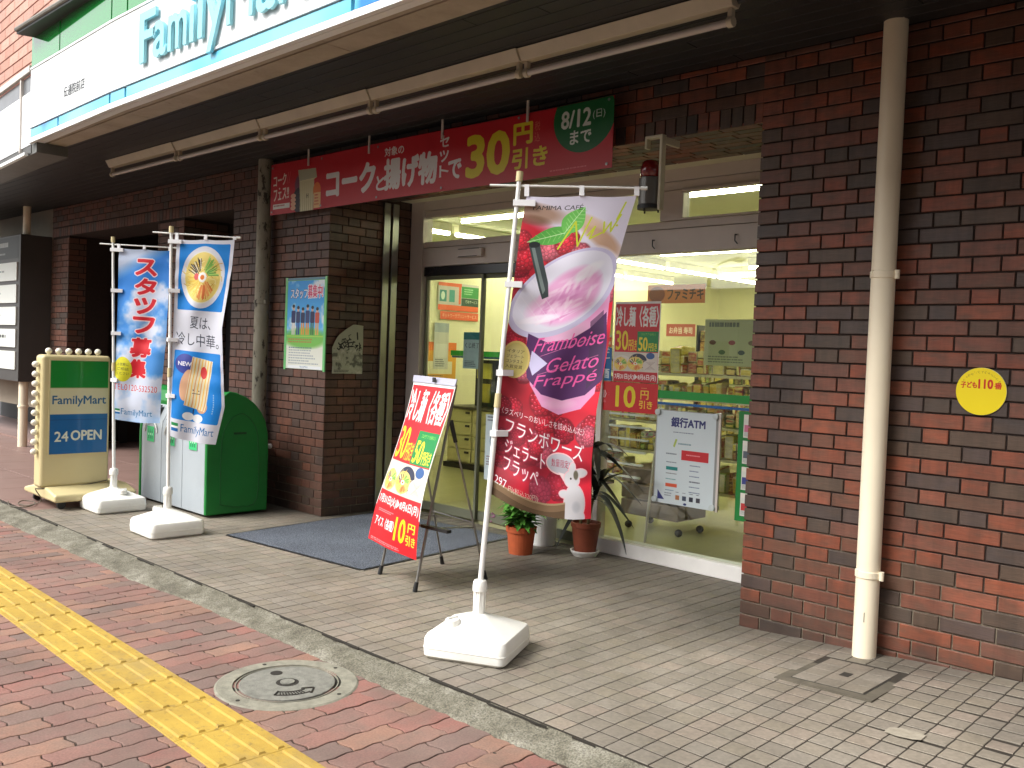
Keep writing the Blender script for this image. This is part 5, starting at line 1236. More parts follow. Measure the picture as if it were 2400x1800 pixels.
# siren lamp on a bracket
sr = thing('security_lamp', (-.58, -.12, 2.2), 'grey cylinder alarm lamp with a dark red top on a white bracket under the lintel', 'alarm lamp')
cx, cyy = -.585, -.15
g = M(); g.lathe([(.05, .0), (.062, .012), (.062, .155), (.056, .16)], (cx, cyy, 2.222), 28); g.build('body', mat('alarm_grey', (104, 102, 98), .3, .05, metal=.3), sr, smooth=False)
g = M(); g.lathe([(.056, 0), (.056, .05), (.048, .085), (.03, .096), (.001, .098)], (cx, cyy, 2.38), 28); g.build('red_dome', M_REDDOME, sr, smooth=True)
g = M(); g.lathe([(.03, -.012), (.066, -.01), (.066, .012), (.05, .014)], (cx, cyy, 2.218), 28); g.build('base_ring', M_BLACK, sr)
g = M(); 
for k in range(3): g.tube((cx+.05*math.cos(k*2.1+.6), cyy+.05*math.sin(k*2.1+.6), 2.208), (cx+.05*math.cos(k*2.1+.6), cyy+.05*math.sin(k*2.1+.6), 2.192), .005)
g.build('screw', M_BLACK, sr)
g = M(); g.box(-.52, -.502, -.17, -.13, 2.2, 2.60); g.box(-.62, -.502, -.17, -.13, 2.592, 2.608); g.box(-.62, -.604, -.17, -.13, 2.54, 2.595); g.box(-.52, -.502, -.13, .0, 2.56, 2.60); g.build('bracket', mat('bracket_cream', (206, 200, 176), .5), sr, bev=.003, seg=1)
# cream drain pipe in front of the right wall
PX, PY, PR = .700, -.075, .0535
pb = terr(PX, PY)
pp = thing('drain_pipe', (PX, PY, pb), 'tall cream painted drain pipe in front of the right brick wall', 'pipe')
g = M(); g.tube((PX, PY, pb-.02), (PX, PY, 3.01), PR, n=36, caps=False); o = g.build('pipe', M_PIPE, pp)
for f in o.data.polygons: f.use_smooth = len(f.vertices) == 4
for z in (1.815, .425):
    g = M(); g.lathe([(PR+.001, -.016), (PR+.005, -.014), (PR+.005, .014), (PR+.001, .016)], (PX, PY, z), 36); g.tube((PX+PR+.012, PY-.008, z-.02), (PX+PR+.012, PY-.008, z+.02), .012, n=10); g.tube((PX-PR*.6, PY-PR*.9, z-.012), (PX-PR*.6, PY-PR*.9, z+.02), .005, n=8); g.box(PX-.01, PX+.01, PY+PR-.006, .0, z-.008, z+.008); g.build('clamp', M_PIPE, pp)
g = M(); g.box(PX+.012, PX+.014, PY-PR-.0006, PY-PR+.004, pb+.17, pb+.215, Matrix.Identity(4)); g.build('scratch', M_DARK, pp)
# peeling pipe by the pier
PX2, PY2 = -4.70, -.075
p2 = thing('drain_pipe', (PX2, PY2, 0), 'dirty grey drain pipe with peeling paint beside the poster pier', 'pipe')
g = M(); g.tube((PX2, PY2, -.02), (PX2, PY2, 3.01), .062, n=28, caps=False); o = g.build('pipe', M_PIPE2, p2)
for f in o.data.polygons: f.use_smooth = len(f.vertices) == 4
for z in (1.75, .6): g = M(); g.lathe([(.063, -.014), (.068, -.012), (.068, .012), (.063, .014)], (PX2, PY2, z), 24); g.tube((PX2+.07, PY2-.01, z-.015), (PX2+.07, PY2-.01, z+.015), .012, n=8); g.build('clamp', M_PIPE2, p2)
g = M(); g.tube((-4.6, -.05, .52), (-4.48, -.09, .52), .014); g.ball((-4.475, -.092, .52), .022); tag(g.build('wall_tap', M_WHITE), 'small white tap stub on the wall just right of the green bin', 'tap')
# third pipe at the left edge
p3 = thing('drain_pipe', (-9.9, -.27, 0), 'white pipe under the directory board at the left edge', 'pipe')
g = M(); g.tube((-9.9, -.27, -.02), (-9.9, -.27, .805), .055, n=20); g.build('lower_pipe', M_PIPE, p3); g = M(); g.tube((-9.9, -.27, 2.63), (-9.9, -.27, 3.0), .045, n=20); g.build('upper_pipe', M_PIPE, p3)
g = M(); g.lathe([(.056, -.014), (.064, -.012), (.064, .012), (.056, .014)], (-9.9, -.27, .5), 20); g.build('clamp', M_PIPE, p3)
# directory board
db = thing('directory_board', (-10.6, -.2, .8), 'dark box directory board with white name panels at the left edge', 'sign board')
g = M(); g.box(-11.8, -9.8, -.37, -.002, .81, 2.62); g.build('box', M_NBOX, db, bev=.006)
g = M(); c = print_row((52, 56, 54), 1, (206, 210, 206), 'ビル名・4階案内', 300, 70); g.quad((-11.6, -.3725, 2.33), (-9.86, -.3725, 2.33), (-9.86, -.3725, 2.6), (-11.6, -.3725, 2.6))
c = Can(320, 70, (54, 58, 56)); c.lines(120, 16, 190, 30, 1, (200, 204, 200), 5, .9); c.lines(160, 50, 90, 12, 1, (170, 174, 170), 6, .8); g.build('title_strip', print_mat('dir_title', c), db, fix=False)
zz = 2.28
for k in range(7):
    z1_ = zz-.275*k; z0_ = z1_-.225; c = print_row((226, 230, 224), 60+k, (120, 124, 120), w=320, h=90)
    if k == 2: c.ell(40, 44, 16, 28, (190, 170, 90)); c.ell(40, 44, 10, 20, (226, 230, 224))
    if k == 3: c.lines(20, 30, 250, 30, 1, (50, 54, 52), 9, .9)
    if z0_ < .83: break
    g = M(); g.box(-11.6, -9.88, -.385, -.371, z0_, z1_); g.cm = 1; g.quad((-11.6, -.3858, z0_), (-9.88, -.3858, z0_), (-9.88, -.3858, z1_), (-11.6, -.3858, z1_)); g.build('name_panel', [M_PAPER, print_mat('dir_%d' % k, c)], db, fix=False)
# round sticker
g = M(); g.lathe([(.104, 0), (.104, -.004), (.1035, -.005)], (1.126, -.001, 1.300), 48, 'Y')
g.cm = 1; n = 48; vs = [(1.126+.1035*math.cos(2*math.pi*i/n), -.0066, 1.300+.1035*math.sin(2*math.pi*i/n)) for i in range(n)]
g.add(vs, [tuple(range(n))], [[(.5+.5*math.cos(2*math.pi*i/n), .5+.5*math.sin(2*math.pi*i/n)) for i in range(n)]])
tag(g.build('round_sticker', [M_PAPER, P_STICK], fix=False), 'round yellow sticker with red lettering on the right brick wall', 'sticker')
# framed recruit poster on the pier and the ink flyer round its corner
rp_ = thing('recruit_poster', (-4.13, -.01, 1.19), 'staff recruiting poster in a thin green frame on the front of the pier', 'poster')
g = M(); g.box(-4.418, -3.838, -.008, -.001, 1.192, 1.942); g.cm = 1; g.quad((-4.418, -.0088, 1.192), (-3.838, -.0088, 1.192), (-3.838, -.0088, 1.942), (-4.418, -.0088, 1.942)); g.build('sheet', [M_PAPER, P_RECR], rp_, fix=False)
M_TAPE = mat_glossy('green_tape', (120, 206, 130), .3, .3)
for a in ((-4.43, -4.405, 1.18, 1.955), (-3.852, -3.829, 1.18, 1.955)): g = M(); g.box(a[0], a[1], -.0105, -.001, a[2], a[3]); g.build('tape', M_TAPE, rp_)
g = M(); g.box(-4.404, -3.853, -.0105, -.001, 1.93, 1.95); g.build('tape', mat_glossy('blue_tape', (40, 110, 130), .3, .3), rp_)
g = M(); X_ = -3.812; out = [(.048, 1.17), (.34, 1.17), (.352, 1.40), (.33, 1.545), (.362, 1.568), (.25, 1.578), (.17, 1.53), (.10, 1.48), (.05, 1.39)]
PN = 14; rows_ = []
def ext(y): 
    top = np.interp(y, [.048, .052, .10, .17, .25, .352], [1.38, 1.39, 1.48, 1.53, 1.578, 1.57]); return top
for j in range(PN+1):
    row = []
    for i in range(PN+1):
        y = .048+.304*i/PN; z = 1.17+(ext(y)-1.17)*(1-j/PN); row.append((X_+.012*mnoise.noise(Vector((y*9, z*6, 0)))+.004, y, z))
    rows_.append(row)
b0 = len(g.v); g.grid(rows_)
for k, f in enumerate(g.f): g.uv[k] = [((g.v[i][1]-.048)/.304, (g.v[i][2]-1.17)/.41) for i in f]
tag(g.build('ink_flyer', P_FLY, smooth=True, fix=False), 'grey torn edged paper flyer with black brush strokes on the side of the pier', 'flyer')

# long fluorescent fixture under the soffit
fx = thing('fluorescent_fixture', (-2.85, -.83, 2.9), 'long cream unlit fluorescent fixture running under the dark soffit', 'light fixture')
xs = [-5.98, -4.72, -3.46, -2.20, -.94, .31]; yc = lambda x: -.87+.0095*(x+6)
for a, b in zip(xs, xs[1:]):
    g = M(); ya = yc((a+b)/2)
    g.prism([(a+.0008, ya-.06, 2.968), (a+.0008, ya+.06, 2.968), (a+.0008, ya+.026, 2.91), (a+.0008, ya-.026, 2.91)], (b-a-.0016, 0, 0)); h_ = g.build('housing', M_LIGHTBOX, fx, bev=.002, seg=1)
    g = M(); g.tube((a+.03, ya, 2.852), (b-.03, ya, 2.852), .0165, n=16, caps=False); o = g.build('tube', M_TUBE, fx, smooth=True)
    for x in (a+.022, b-.022):
        g = M(); g.tube((x-.014, ya, 2.852), (x+.014, ya, 2.852), .024, n=14); g.box(x-.011, x+.011, ya-.014, ya+.014, 2.852, 2.908); g.build('socket', M_LIGHTBOX, fx, bev=.002, seg=1)
g = M(); g.tube((.314, -.81, 2.935), (.36, -.80, 2.945), .012); g.build('cable_gland', M_DARK, fx)

# ================================================================ THINGS ON THE GROUND
# entrance mat
g = M(); q = [(-3.585, -.955), (-2.17, -.825), (-2.34, .68), (-3.74, .56)]; g.prism([(x, y, .001) for x, y in q], (0, 0, .006)); mt_ = tag(g.build('entrance_mat', M_MAT, bev=.003, seg=1), 'dark blue grey fibre entrance mat lying in front of the shop doors', 'mat')
g = M(); 
for a, b in zip(q, q[1:]+q[:1]):
    d = (Vector(b)-Vector(a)).normalized(); n_ = Vector((-d.y, d.x))*-.022
    g.prism([(a[0], a[1], .001), (b[0], b[1], .001), (b[0]+n_.x, b[1]+n_.y, .001), (a[0]+n_.x, a[1]+n_.y, .001)], (0, 0, .004))
g.build('rubber_edge', M_BLACK, mt_)

def rrect(hx, hy, r, n=4):
    o = []
    for cx_, cy_, a0 in ((hx-r, hy-r, 0), (-hx+r, hy-r, 90), (-hx+r, -hy+r, 180), (hx-r, -hy+r, 270)):
        for k in range(n+1): a = R(a0+90*k/n); o.append((cx_+r*math.cos(a), cy_+r*math.sin(a)))
    return o
def flag(name_label, cat_group, cen, ang, pole, Lp, Rp, bar, pm_, straps, seed, cap, sag, bulge):
    t = thing('banner_flag', (cen[0], cen[1], 0), name_label, 'flag', cat_group)
    T = Matrix.Translation((cen[0], cen[1], 0)) @ Matrix.Rotation(R(ang), 4, 'Z')
    g = M(); sec = [(.180, 0, .03), (.196, .014, .035), (.199, .05, .035), (.196, .092, .035), (.188, .108, .032), (.10, .15, .03), (.042, .176, .03), (.034, .182, .03)]
    n = 20; vs = []
    for hx, z, r in sec: vs += [T @ Vector((x, y, z)) for x, y in rrect(hx, hx, min(r, hx*.8))]
    fs = [(k*n+i, k*n+(i+1) % n, (k+1)*n+(i+1) % n, (k+1)*n+i) for k in range(len(sec)-1) for i in range(n)]+[tuple(range(n-1, -1, -1)), tuple(range((len(sec)-1)*n, len(sec)*n))]
    g.add(vs, fs); b = g.build('water_tank', M_TANK, t, bev=.005, seg=2)
    g = M(); c_ = T @ Vector(cap)
    g.lathe([(.034, -.01), (.034, .02), (.028, .026), (.001, .026)], c_, 18); g.box(c_.x-.006, c_.x+.006, c_.y-.03, c_.y+.03, c_.z+.02, c_.z+.034); g.build('filler_cap', M_TANK, t, bev=.002, seg=1)
    g = M(); lp_ = [T @ Vector((x*1.004, y*1.004, .052)) for x, y in rrect(.199, .199, .036)]; g.path(lp_+lp_[:1], .0017, 5); g.build('mould_seam', M_TANK, t)
    p0, p1 = Vector(pole[0]), Vector(pole[1]); dr = (p1-p0).normalized(); pc = Vector((cen[0], cen[1], 0))
    g = M(); g.lathe([(.030, .165), (.026, .22), (.023, .29)], (cen[0], cen[1], 0), 20)
    g.lathe([(.034, .285), (.034, .305), (.032, .325), (.027, .335)], (cen[0], cen[1], 0), 20)
    for k in range(8): a = k*math.pi/4; g.box(cen[0]+.025*math.cos(a)-.003, cen[0]+.025*math.cos(a)+.003, cen[1]+.025*math.sin(a)-.003, cen[1]+.025*math.sin(a)+.003, .18, .285)
    g.build('socket', M_TANK, t, bev=.001, seg=1)
    base = Vector((cen[0], cen[1], .33)); 
    md = base.lerp(p1, .45)
    g = M(); g.tube(base-Vector((0, 0, .03)), md, .0125, n=14); g.build('lower_pole', M_WHITE, t); g = M(); g.tube(md-dr*.03, md+dr*.035, .016, .0145, n=14); g.build('pole_joint', M_CREAM, t); g = M(); g.tube(md, p1, .0105, n=14); g.build('upper_pole', M_WHITE, t)
    g = M(); g.tube(p1-dr*.0, p1+dr*.045, .016, n=14); g.build('pole_cap', M_CREAM, t)
    b0, b1 = Vector(bar[0]), Vector(bar[1]); g = M(); g.tube(b0, b1, .0055, n=10); g.tube(b1-(b1-b0).normalized()*.01, b1+(b1-b0).normalized()*.02, .009, n=10); g.build('crossbar', M_WHITE, t)
    # cloth
    def col(P, v):
        zs = [Vector(p) for p in P]; L = [0]
        for a, c in zip(zs, zs[1:]): L.append(L[-1]+(c-a).length)
        s_ = v*L[-1]
        return Vector([float(np.interp(s_, L, [p[k] for p in zs])) for k in range(3)])
    nu, nv = 22, 84; rowsP = []
    for j in range(nv+1):
        v = j/nv; a, c = col(Lp, v), col(Rp, v); w_ = (c-a); nn = Vector((w_.y, -w_.x, 0)).normalized(); row = []
        for i in range(nu+1):
            u = i/nu
            off = bulge*math.sin(math.pi*u)*(.15+v*.9)*math.sin(2.2*v*math.pi+seed)+.010*math.sin(9*u+5*v+seed)*min(1, v*4)+.0035*math.sin(v*61+seed)*math.exp(-((math.sin(v*6+seed))**2)*3)+.022*mnoise.noise(Vector((u*3, v*7, seed)))*min(1, v*3)*math.sin(math.pi*min(1, u*1.3+.05))
            p = a+w_*u+nn*off; p.z -= sag*math.sin(math.pi*u)*(v**6)+.006*abs(math.sin(2*math.pi*u))*(1-v)**20
            row.append(tuple(p))
        rowsP.append(row)
    g = M(); g.grid(rowsP); g.build('cloth', pm_, t, smooth=True, fix=False)
    # ties
    for f in (.02, .5, .98):
        c = Vector(rowsP[0][int(round(f*nu))]); q_ = b0+(b1-b0)*max(0, min(1, (c-b0).dot(b1-b0)/(b1-b0).length_squared)); s_ = (b1-b0).normalized()*.011; g = M(); o_ = Vector((s_.y, -s_.x, 0)).normalized()*.008
        g.prism([c-s_+o_, c+s_+o_, q_+s_+o_+Vector((0, 0, .006)), q_-s_+o_+Vector((0, 0, .006))], -o_*2); g.build('tie', M_CLOTHW, t)
    for v in straps:
        j = int(v*nv); c = Vector(rowsP[j][0]); c2 = Vector(rowsP[j][2]); zt = c.z
        tt = (zt-base.z)/(p1.z-base.z); q_ = base.lerp(p1, tt); d = (q_-c); d.z = 0; e = d.normalized()*.018 if d.length > 1e-4 else Vector((0, 0, 0)); o_ = Vector((e.y, -e.x, 0)).normalized()*.016
        g = M(); A_, B_ = c2, q_+e; g.prism([Vector((A_.x, A_.y, zt-.014))+o_, Vector((B_.x, B_.y, zt-.014))+o_, Vector((B_.x, B_.y, zt+.014))+o_, Vector((A_.x, A_.y, zt+.014))+o_], -o_*2); g.build('tie', M_CLOTHW, t)
    return t
FG = 'nobori flags on white water bases'
flag('pink raspberry drink flag on a white base in front of the window', FG, (-.573, -1.358), 25.6, ((-.573, -1.358, 0), (-.544, -1.231, 2.186)),
     [[-.515, -1.207, 2.118], [-.528, -1.226, 1.958], [-.542, -1.253, 1.641], [-.560, -1.288, 1.283], [-.562, -1.305, .946], [-.568, -1.321, .735]],
     [[-.149, -.852, 2.140], [-.173, -.882, 1.998], [-.200, -.916, 1.818], [-.206, -.938, 1.461], [-.233, -.978, 1.142], [-.238, -.994, .904], [-.226, -.995, .637]],
     ((-.641, -1.325, 2.163), (-.13, -.832, 2.176)), P_PINK, (.025, .30, .60, .80), 1.0, (-.09, -.10, .145), .04, .035)
flag('blue and white chilled noodle flag with a bowl picture, in front of the green bin', FG, (-3.894, -1.2685), -2, ((-3.894, -1.2685, 0), (-3.975, -1.255, 2.162)),
     [[-3.948, -1.225, 2.115], [-3.942, -1.236, 1.75], [-3.932, -1.247, 1.381], [-3.925, -1.262, 1.049], [-3.915, -1.262, .705]],
     [[-3.649, -.936, 2.128], [-3.653, -.948, 1.95], [-3.681, -.996, 1.487], [-3.661, -.989, 1.211], [-3.639, -.981, .921], [-3.675, -1.027, .650]],
     ((-4.075, -1.346, 2.161), (-3.634, -.921, 2.144)), P_BLUE, (.02, .27, .52, .8), 2.2, (-.12, -.02, .15), .012, .022)
flag('sky blue flag with red vertical lettering, between the lit sign stand and the noodle flag', FG, (-5.0285, -1.18), -1, ((-5.0285, -1.18, 0), (-5.137, -1.186, 2.164)),
     [[-5.100, -1.153, 2.121], [-5.089, -1.161, 1.709], [-5.072, -1.172, 1.155], [-5.062, -1.185, .736]],
     [[-4.802, -.866, 2.113], [-4.79, -.87, 1.76], [-4.785, -.883, 1.379], [-4.796, -.911, 1.004], [-4.792, -.92, .713]],
     ((-5.213, -1.261, 2.15), (-4.769, -.833, 2.139)), P_STAFF, (.02, .25, .5, .78), 3.1, (.11, .03, .15), .012, .018)

# easel with the red sheet
ez = thing('easel', (-1.78, -.62, 0), 'metal folding easel carrying a red noodle discount sheet beside the mat', 'easel')
FL, FR_, BLp, BR = Vector((-2.017, -.805, 0)), Vector((-1.569, -.901, 0)), Vector((-1.993, -.311, 0)), Vector((-1.537, -.364, 0))
TL, TR = Vector((-1.93, -.585, 1.19)), Vector((-1.55, -.655, 1.19))
fl = lambda a, b, z: a+(b-a)*(z/b.z)
for a, b in ((FL, TL), (FR_, TR)):
    g = M(); g.tube(fl(a, b, .03), b, .0085, n=10); g.build('front_leg', M_CHROME, ez); g = M(); g.tube(a, fl(a, b, .055), .015, .012, n=10); g.build('rubber_foot', M_BLACK, ez)
JL, JR = fl(FL, TL, .98)+Vector((0, .015, 0)), fl(FR_, TR, .98)+Vector((0, .015, 0))
for a, b in ((BLp, JL), (BR, JR)):
    g = M(); g.tube(fl(a, b, .03), b, .0065, n=10); g.build('rear_leg', M_CHROME, ez); g = M(); g.tube(a, fl(a, b, .055), .014, .011, n=10); g.build('rubber_foot', M_BLACK, ez); g = M(); g.tube(b+(a-b)*.0, b+(a-b)*.13, .014, .012, n=10); g.build('joint_sleeve', M_BLACK, ez)
g = M(); g.tube(fl(FL, TL, .36), fl(FR_, TR, .36), .006); g.build('crossbar', M_CHROME, ez); g = M(); g.tube(fl(BLp, JL, .36), fl(BR, JR, .36), .005); g.build('crossbar', M_CHROME, ez)
for a, b, c, d in ((FL, TL, BLp, JL), (FR_, TR, BR, JR)): g = M(); g.tube(fl(a, b, .36), fl(c, d, .33), .0045); g.build('side_stay', M_CHROME, ez)
m1 = fl(FR_, TR, .37); g = M(); g.box(m1.x-.05, m1.x+.18, m1.y-.012, m1.y+.02, m1.z-.012, m1.z+.006); g.build('paper_rest', M_BLACK, ez)
g = M(); nu, nv = 12, 50; P = []
tl, tr = Vector((-1.985, -.588, 1.195)), Vector((-1.505, -.672, 1.190)); bl_, br_ = Vector((-2.06, -.845, .225)), Vector((-1.52, -.915, .195))
for j in range(nv+1):
    v = j/nv; row = []
    for i in range(nu+1):
        u = i/nu; wdt = 1-.09*math.sin(math.pi*min(1, v/.78)) if v < .78 else 1.0
        p = tl.lerp(tr, .5+(u-.5)*wdt).lerp(bl_.lerp(br_, .5+(u-.5)*wdt), v)
        nn = Vector((-.21, -.97, -.05)); p += nn*(.022+.055*math.sin(math.pi*v**1.6)*(.5+.5*u)+.03*max(0, v-.8)*5*(.5-.5*math.cos(6.28*u))*.5-.04*math.sin(3.14*v)*(abs(u-.5)**2)*1.5); row.append(tuple(p))
    P.append(row)
g.grid(P); sht = g.build('paper_sheet', P_COLD, ez, smooth=True, fix=False)
g = M(); e = Vector((-.2, -.97, 0))*.03
g.prism([tl+e+Vector((0, 0, -.005)), tr+e+Vector((0, 0, -.005)), tr+e+Vector((.004, .01, .035)), tl+e+Vector((-.004, .01, .035))], -e*.25); g.build('clip_bar', mat_glossy('clear_clip', (176, 176, 196), .15, 1), ez)
g = M(); mid = tl.lerp(tr, .55)+e*1.1; g.box(mid.x-.012, mid.x+.012, mid.y-.012, mid.y, mid.z+.005, mid.z+.034); g.build('clip', M_DARK, ez, bev=.003)

# lit sign stand
ss = thing('sign_stand', (-5.45, -1.3, 0), 'cream sign stand with green, cream and blue panel and small round bulbs along its edge', 'sign stand')
g = M(); g.prism([(-5.86, -1.585, .075), (-5.86, -1.585, .115), (-5.62, -1.585, .165), (-5.36, -1.585, .165), (-5.16, -1.585, .125), (-5.16, -1.585, .065)], (0, .66, 0)); g.build('base', M_CREAM, ss, bev=.02, seg=3)
for x in (-5.78, -5.26):
    for y in (-1.5, -1.0): g = M(); g.tube((x-.015, y, .035), (x+.015, y, .035), .034, n=14); g.build('caster', M_BLACK, ss)
SX0, SX1, SY0, SY1, SZ0, SZ1 = -5.56, -5.40, -1.615, -1.065, .155, 1.235
g = M(); g.box(SX0, SX1, SY0, SY1, SZ0, SZ1); g.build('cabinet', M_CREAM, ss, bev=.03, seg=4)
g = M(); g.box(SX1-.004, SX1+.004, SY0+.062, SY1-.026, .428, 1.19); g.cm = 1; g.quad((SX1+.0048, SY0+.062, .428), (SX1+.0048, SY1-.026, .428), (SX1+.0048, SY1-.026, 1.19), (SX1+.0048, SY0+.062, 1.19)); g.build('face_panel', [M_CREAM, P_STAND], ss, fix=False)
g = M(); 
for a in ((SY0+.052, SY0+.0615, .42, 1.2), (SY1-.0255, SY1-.018, .42, 1.2), (SY0+.062, SY1-.026, 1.1905, 1.2), (SY0+.062, SY1-.026, .42, .4275)): g.box(SX1-.004, SX1+.009, *a)
g.build('panel_frame', M_CREAM, ss)
blb = M(); blb.ball((0, 0, 0), .0265, 14); blb.lathe([(.012, -.03), (.012, -.018)], (0, 0, 0), 10); bme = blb.mesh('bulb', M_BULB, smooth=True)
for k in range(6): place('bulb', bme, ss, ((SX0+SX1)/2+.01, -1.545+.0785*k, SZ1+.03))
for k in range(10): o = place('bulb', bme, ss, ((SX0+SX1)/2+.01, SY0-.028, 1.155-.0785*k)); o.rotation_euler = (R(90), 0, 0)
g = M(); pts = [(-5.4+.02, SY1-.02, .19), (-5.385, -1.3, .162), (-5.39, -1.6, .155), (-5.42, -1.64, .15), (-5.4, -1.6, .06), (-5.5, -1.66, .012), (-5.62, -1.7, .01), (-5.7, -1.64, .02), (-5.62, -1.58, .014), (-5.5, -1.63, .01), (-5.45, -1.72, .008), (-5.6, -1.77, .004), (-5.8, -1.72, .008)]
def smooth_pts(P, n=6):
    P = [Vector(p) for p in P]; o = []
    for i in range(len(P)-1):
        a, b, c, d = P[max(0, i-1)], P[i], P[i+1], P[min(len(P)-1, i+2)]
        for k in range(n): t = k/n; o.append(.5*((2*b)+(c-a)*t+(2*a-5*b+4*c-d)*t*t+(-a+3*b-3*c+d)*t**3))
    return o+[P[-1]]
g.path(smooth_pts(pts), .0045, 6); g.build('cable', mat('cable_grey', (92, 84, 70), .6), ss)

# waste bins
bx0, bx1, bf, bb = -5.46, -4.257, -.782, -.235
wb = thing('waste_bin', (-4.85, -.5, 0), 'row of three grey fronted waste bins with arched green ends, behind the noodle flag', 'waste bin')
prof = [(bf, .02), (bf-.004, .60), (bf+.004, .70), (-.70, .88), (-.655, .965), (-.60, 1.0), (-.54, .99), (-.45, .955), (-.37, .90), (-.31, .83), (-.27, .76), (-.245, .66), (bb, .5), (bb, .02)]
for i, (xa, xb) in enumerate(((bx1-.035, bx1), (bx0, bx0+.035))):
    g = M(); g.prism([(xa, y, z) for y, z in prof], (xb-xa, 0, 0)); g.build('end_panel', M_BGREEN, wb, bev=.012, seg=3)
inset = [(y+(.06 if y < -.5 else -.06), min(z, .9)*.9+.06) for y, z in prof[:]]
g = M(); q = [(-.66, .10), (-.66, .58), (-.60, .76), (-.48, .82), (-.37, .72), (-.335, .55), (-.335, .12), (-.5, .07)]
rim = smooth_pts([(bx1+.0, y, z) for y, z in q+[q[0]]], 4); g.path(rim, .005, 6); g.build('pressed_rim', mat('rim_green', (10, 100, 40), .5), wb)
g = M(); g.box(bx1-.002, bx1+.004, -.555, -.445, .655, .672); g.build('grip_slot', mat('slot_green', (8, 66, 28), .5), wb)
g = M(); cp = [(y, z) for y, z in prof if z > .8 or y > -.4]; cp = prof[3:]
g.prism([(bx0+.036, y, z-.008) for y, z in cp]+[(bx0+.036, -.60, .3)], (bx1-bx0-.072, 0, 0)); g.build('lid_cover', M_BGREEN, wb)
for k in range(3):
    a = bx0+.036+(bx1-bx0-.072)*k/3; b = bx0+.036+(bx1-bx0-.072)*(k+1)/3
    g = M(); g.prism([(a+.002, bf+.006, .02), (a+.002, bf+.002, .60), (a+.002, bf+.012, .70), (a+.002, -.70, .84), (a+.002, -.66, .84), (a+.002, -.66, .02)], (b-a-.004, 0, 0)); d = g.build('front_door', M_BING, wb, bev=.008, seg=2)
    cx_ = (a+b)/2; g = M(); n = 16; vs = [(cx_+.115*math.cos(t), 0, .60+.10*math.sin(t)) for t in [math.pi*i/n for i in range(n+1)]]
    vs = [(x, bf-.001+(.14*(z-.70) if z > .70 else 0)+(.03 if z > .7 else 0)*0, z) for x, _, z in vs]; g.path([Vector(v)+Vector((0, -.004+(.5*(max(0, v[2]-.70))), 0)) for v in vs], .007, 6); g.build('arch_trim', M_WHITE, d)
    g = M(); g.prism([(cx_-.09, bf-.003, .725), (cx_+.09, bf-.003, .725), (cx_+.09, bf+.055, .835), (cx_-.09, bf+.055, .835)], (0, -.003, 0)); g.build('opening', M_BLACK, d)
    def pr_b(k):
        c = Can(80, 80, (60, 190, 120)); 
        for q_ in range(3): c.rect(12+20*q_, 24, 24+20*q_, 66, (30, 130, 80), rd=3); c.rect(15+20*q_, 14, 21+20*q_, 26, (30, 130, 80)); c.rect(14+20*q_, 36, 22+20*q_, 48, (200, 240, 210))
        return c
    g = M(); g.box(cx_-.065, cx_+.065, bf-.004, bf+.001, .52, .65); g.cm = 1; g.quad((cx_-.065, bf-.0048, .52), (cx_+.065, bf-.0048, .52), (cx_+.065, bf-.0048, .65), (cx_-.065, bf-.0048, .65)); g.build('sort_sticker', [M_PAPER, print_mat('bins%d' % k, pr_b(k))], d, fix=False)

# plants
LEAFV = []
def leaf_mesh(L, Wd, mt, droop=.25, n=6):
    g = M(); P = []
    for i in range(n+1):
        t = i/n; w_ = Wd*math.sin(math.pi*min(1, t*.94+.04))**.8*(1-.25*t); x = L*t; z = -droop*L*t*t
        P.append([(x, -w_/2, z+w_*.16), (x, 0, z), (x, w_/2, z+w_*.16)])
    g.grid(P); g.uv = {}; return g.mesh('leaf', mt, smooth=True)
rl = random.Random(5)
pl = thing('potted_plant', (-1.92, .35, 0), 'bushy green plant in an orange terracotta pot by the window', 'plant', None)
PC = Vector((-1.92, .35, 0))
g = M(); g.lathe([(.082, 0), (.098, .15), (.106, .152), (.11, .19), (.098, .192), (.094, .17), (.001, .168)], PC, 30); g.build('pot', M_TERRA, pl, smooth=False, bev=.0)
g = M(); g.lathe([(.094, .165), (.001, .175)], PC, 20); g.build('soil', M_SOIL, pl)
lms = [leaf_mesh(.125, .062, M_LEAF, .3), leaf_mesh(.10, .055, M_LEAF, .4), leaf_mesh(.14, .06, M_LEAF, .22)]
for s_ in range(11):
    a = s_*2.4; h = rl.uniform(.08, .24); tip = PC+Vector((.09*math.cos(a), .09*math.sin(a), .18+h)); g = M(); g.tube(PC+Vector((.03*math.cos(a), .03*math.sin(a), .16)), tip, .004, .0025, n=6); g.build('stem', M_STEM, pl)
    for k in range(13):
        t = rl.uniform(.15, 1.0); p = (PC+Vector((0, 0, .16))).lerp(tip, t)
        o = link(bpy.data.objects.new('leaf', rl.choice(lms))); o.parent = pl; o.location = p-wl(pl); o.rotation_euler = (rl.uniform(-.4, .4), rl.uniform(-.9, .25), a+rl.uniform(-1.6, 1.6)); o.scale = (rl.uniform(.7, 1.15),)*3
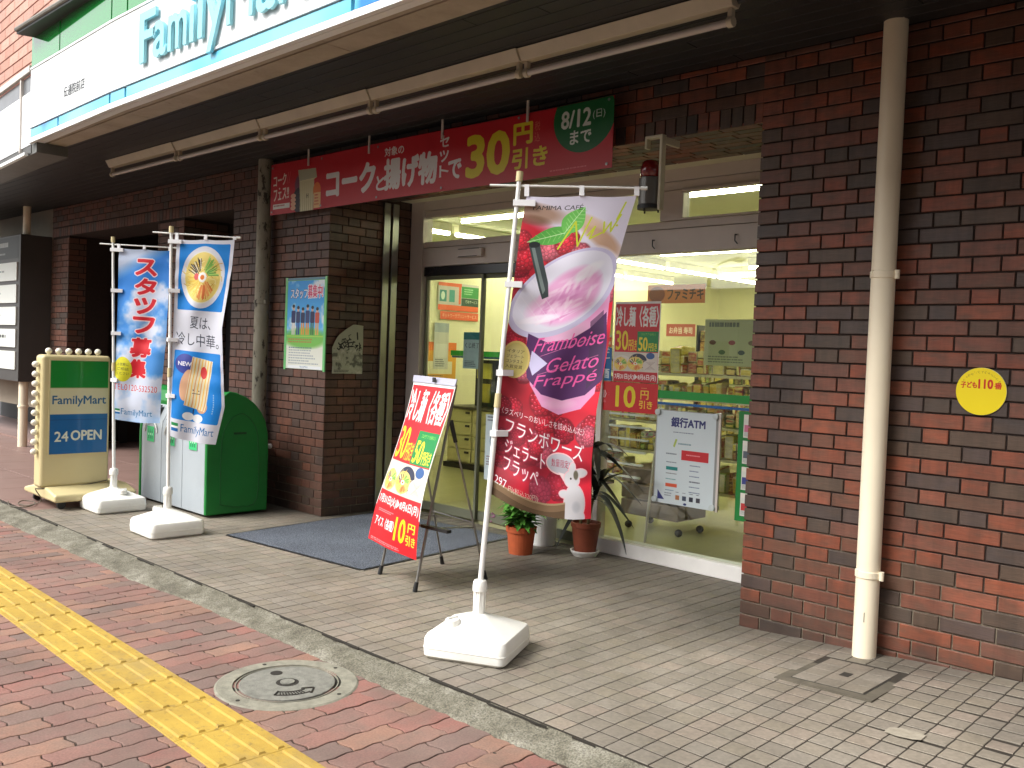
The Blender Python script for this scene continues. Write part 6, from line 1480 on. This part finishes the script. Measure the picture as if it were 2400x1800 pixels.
# pinkish sprig of flowers at its left
g = M()
for k in range(16): p = PC+Vector((-.2, -.12, .22))+Vector((rl.uniform(-.05, .05), rl.uniform(-.04, .04), rl.uniform(-.03, .04))); g.ball(p, rl.uniform(.006, .011), 6)
g.build('blossom', mat('dry_blossom', (150, 110, 130), .8), pl)
g = M(); g.tube(PC+Vector((-.02, -.02, .16)), PC+Vector((-.2, -.12, .2)), .003); g.build('stem', M_STEM, pl)

D = Vector((-1.60, .665, 0)); dp = thing('potted_plant', D, 'tall plant with long dark leaves in a brown pot on a white saucer', 'plant')
g = M(); g.lathe([(.075, .03), (.098, .20), (.104, .203), (.106, .235), (.096, .237), (.092, .215), (.001, .212)], D, 30); g.build('pot', M_TERRA2, dp)
g = M(); g.lathe([(.08, 0), (.1, .028), (.104, .04), (.094, .04), (.088, .022), (.001, .022)], D, 30); g.build('saucer', M_WHITE, dp)
g = M(); g.lathe([(.09, .206), (.001, .218)], D, 20); g.build('soil', M_SOIL, dp)
stems = [(Vector((-.03, -.02, .2)), Vector((-.03, -.05, .62))), (Vector((.02, 0, .2)), Vector((.06, -.03, .78))), (Vector((.0, .02, .2)), Vector((.1, -.04, .48)))]
lds = [leaf_mesh(.50, .062, M_LEAFD, .75, 9), leaf_mesh(.42, .055, M_LEAFD, 1.1, 9), leaf_mesh(.36, .06, M_LEAFD, .5, 8)]
for si, (a, b) in enumerate(stems):
    g = M(); g.tube(D+a, D+b, .011, .008, n=8); g.build('cane', M_STEM, dp)
    for k in range(24):
        an = k*2.4+si; o = link(bpy.data.objects.new('leaf', rl.choice(lds))); o.parent = dp; o.location = b+Vector((0, 0, rl.uniform(-.1, .02)))
        an_ = an; dirv = Vector((math.cos(an_), math.sin(an_)))
        if dirv.y > .25: an_ = -an_ ; 
        o.rotation_euler = (rl.uniform(-.3, .3), rl.uniform(-1.2, -.1), an_*1.0); o.scale = (rl.uniform(.7, 1.0),)*3
g = M(); B = (-2.03, .70, 0); g.lathe([(.088, 0), (.092, .01), (.108, .30), (.112, .302), (.112, .31), (.104, .31), (.098, .05), (.001, .03)], B, 32); tag(g.build('white_bucket', M_WHITE, smooth=False), 'white plastic bucket behind the green potted plant', 'bucket')
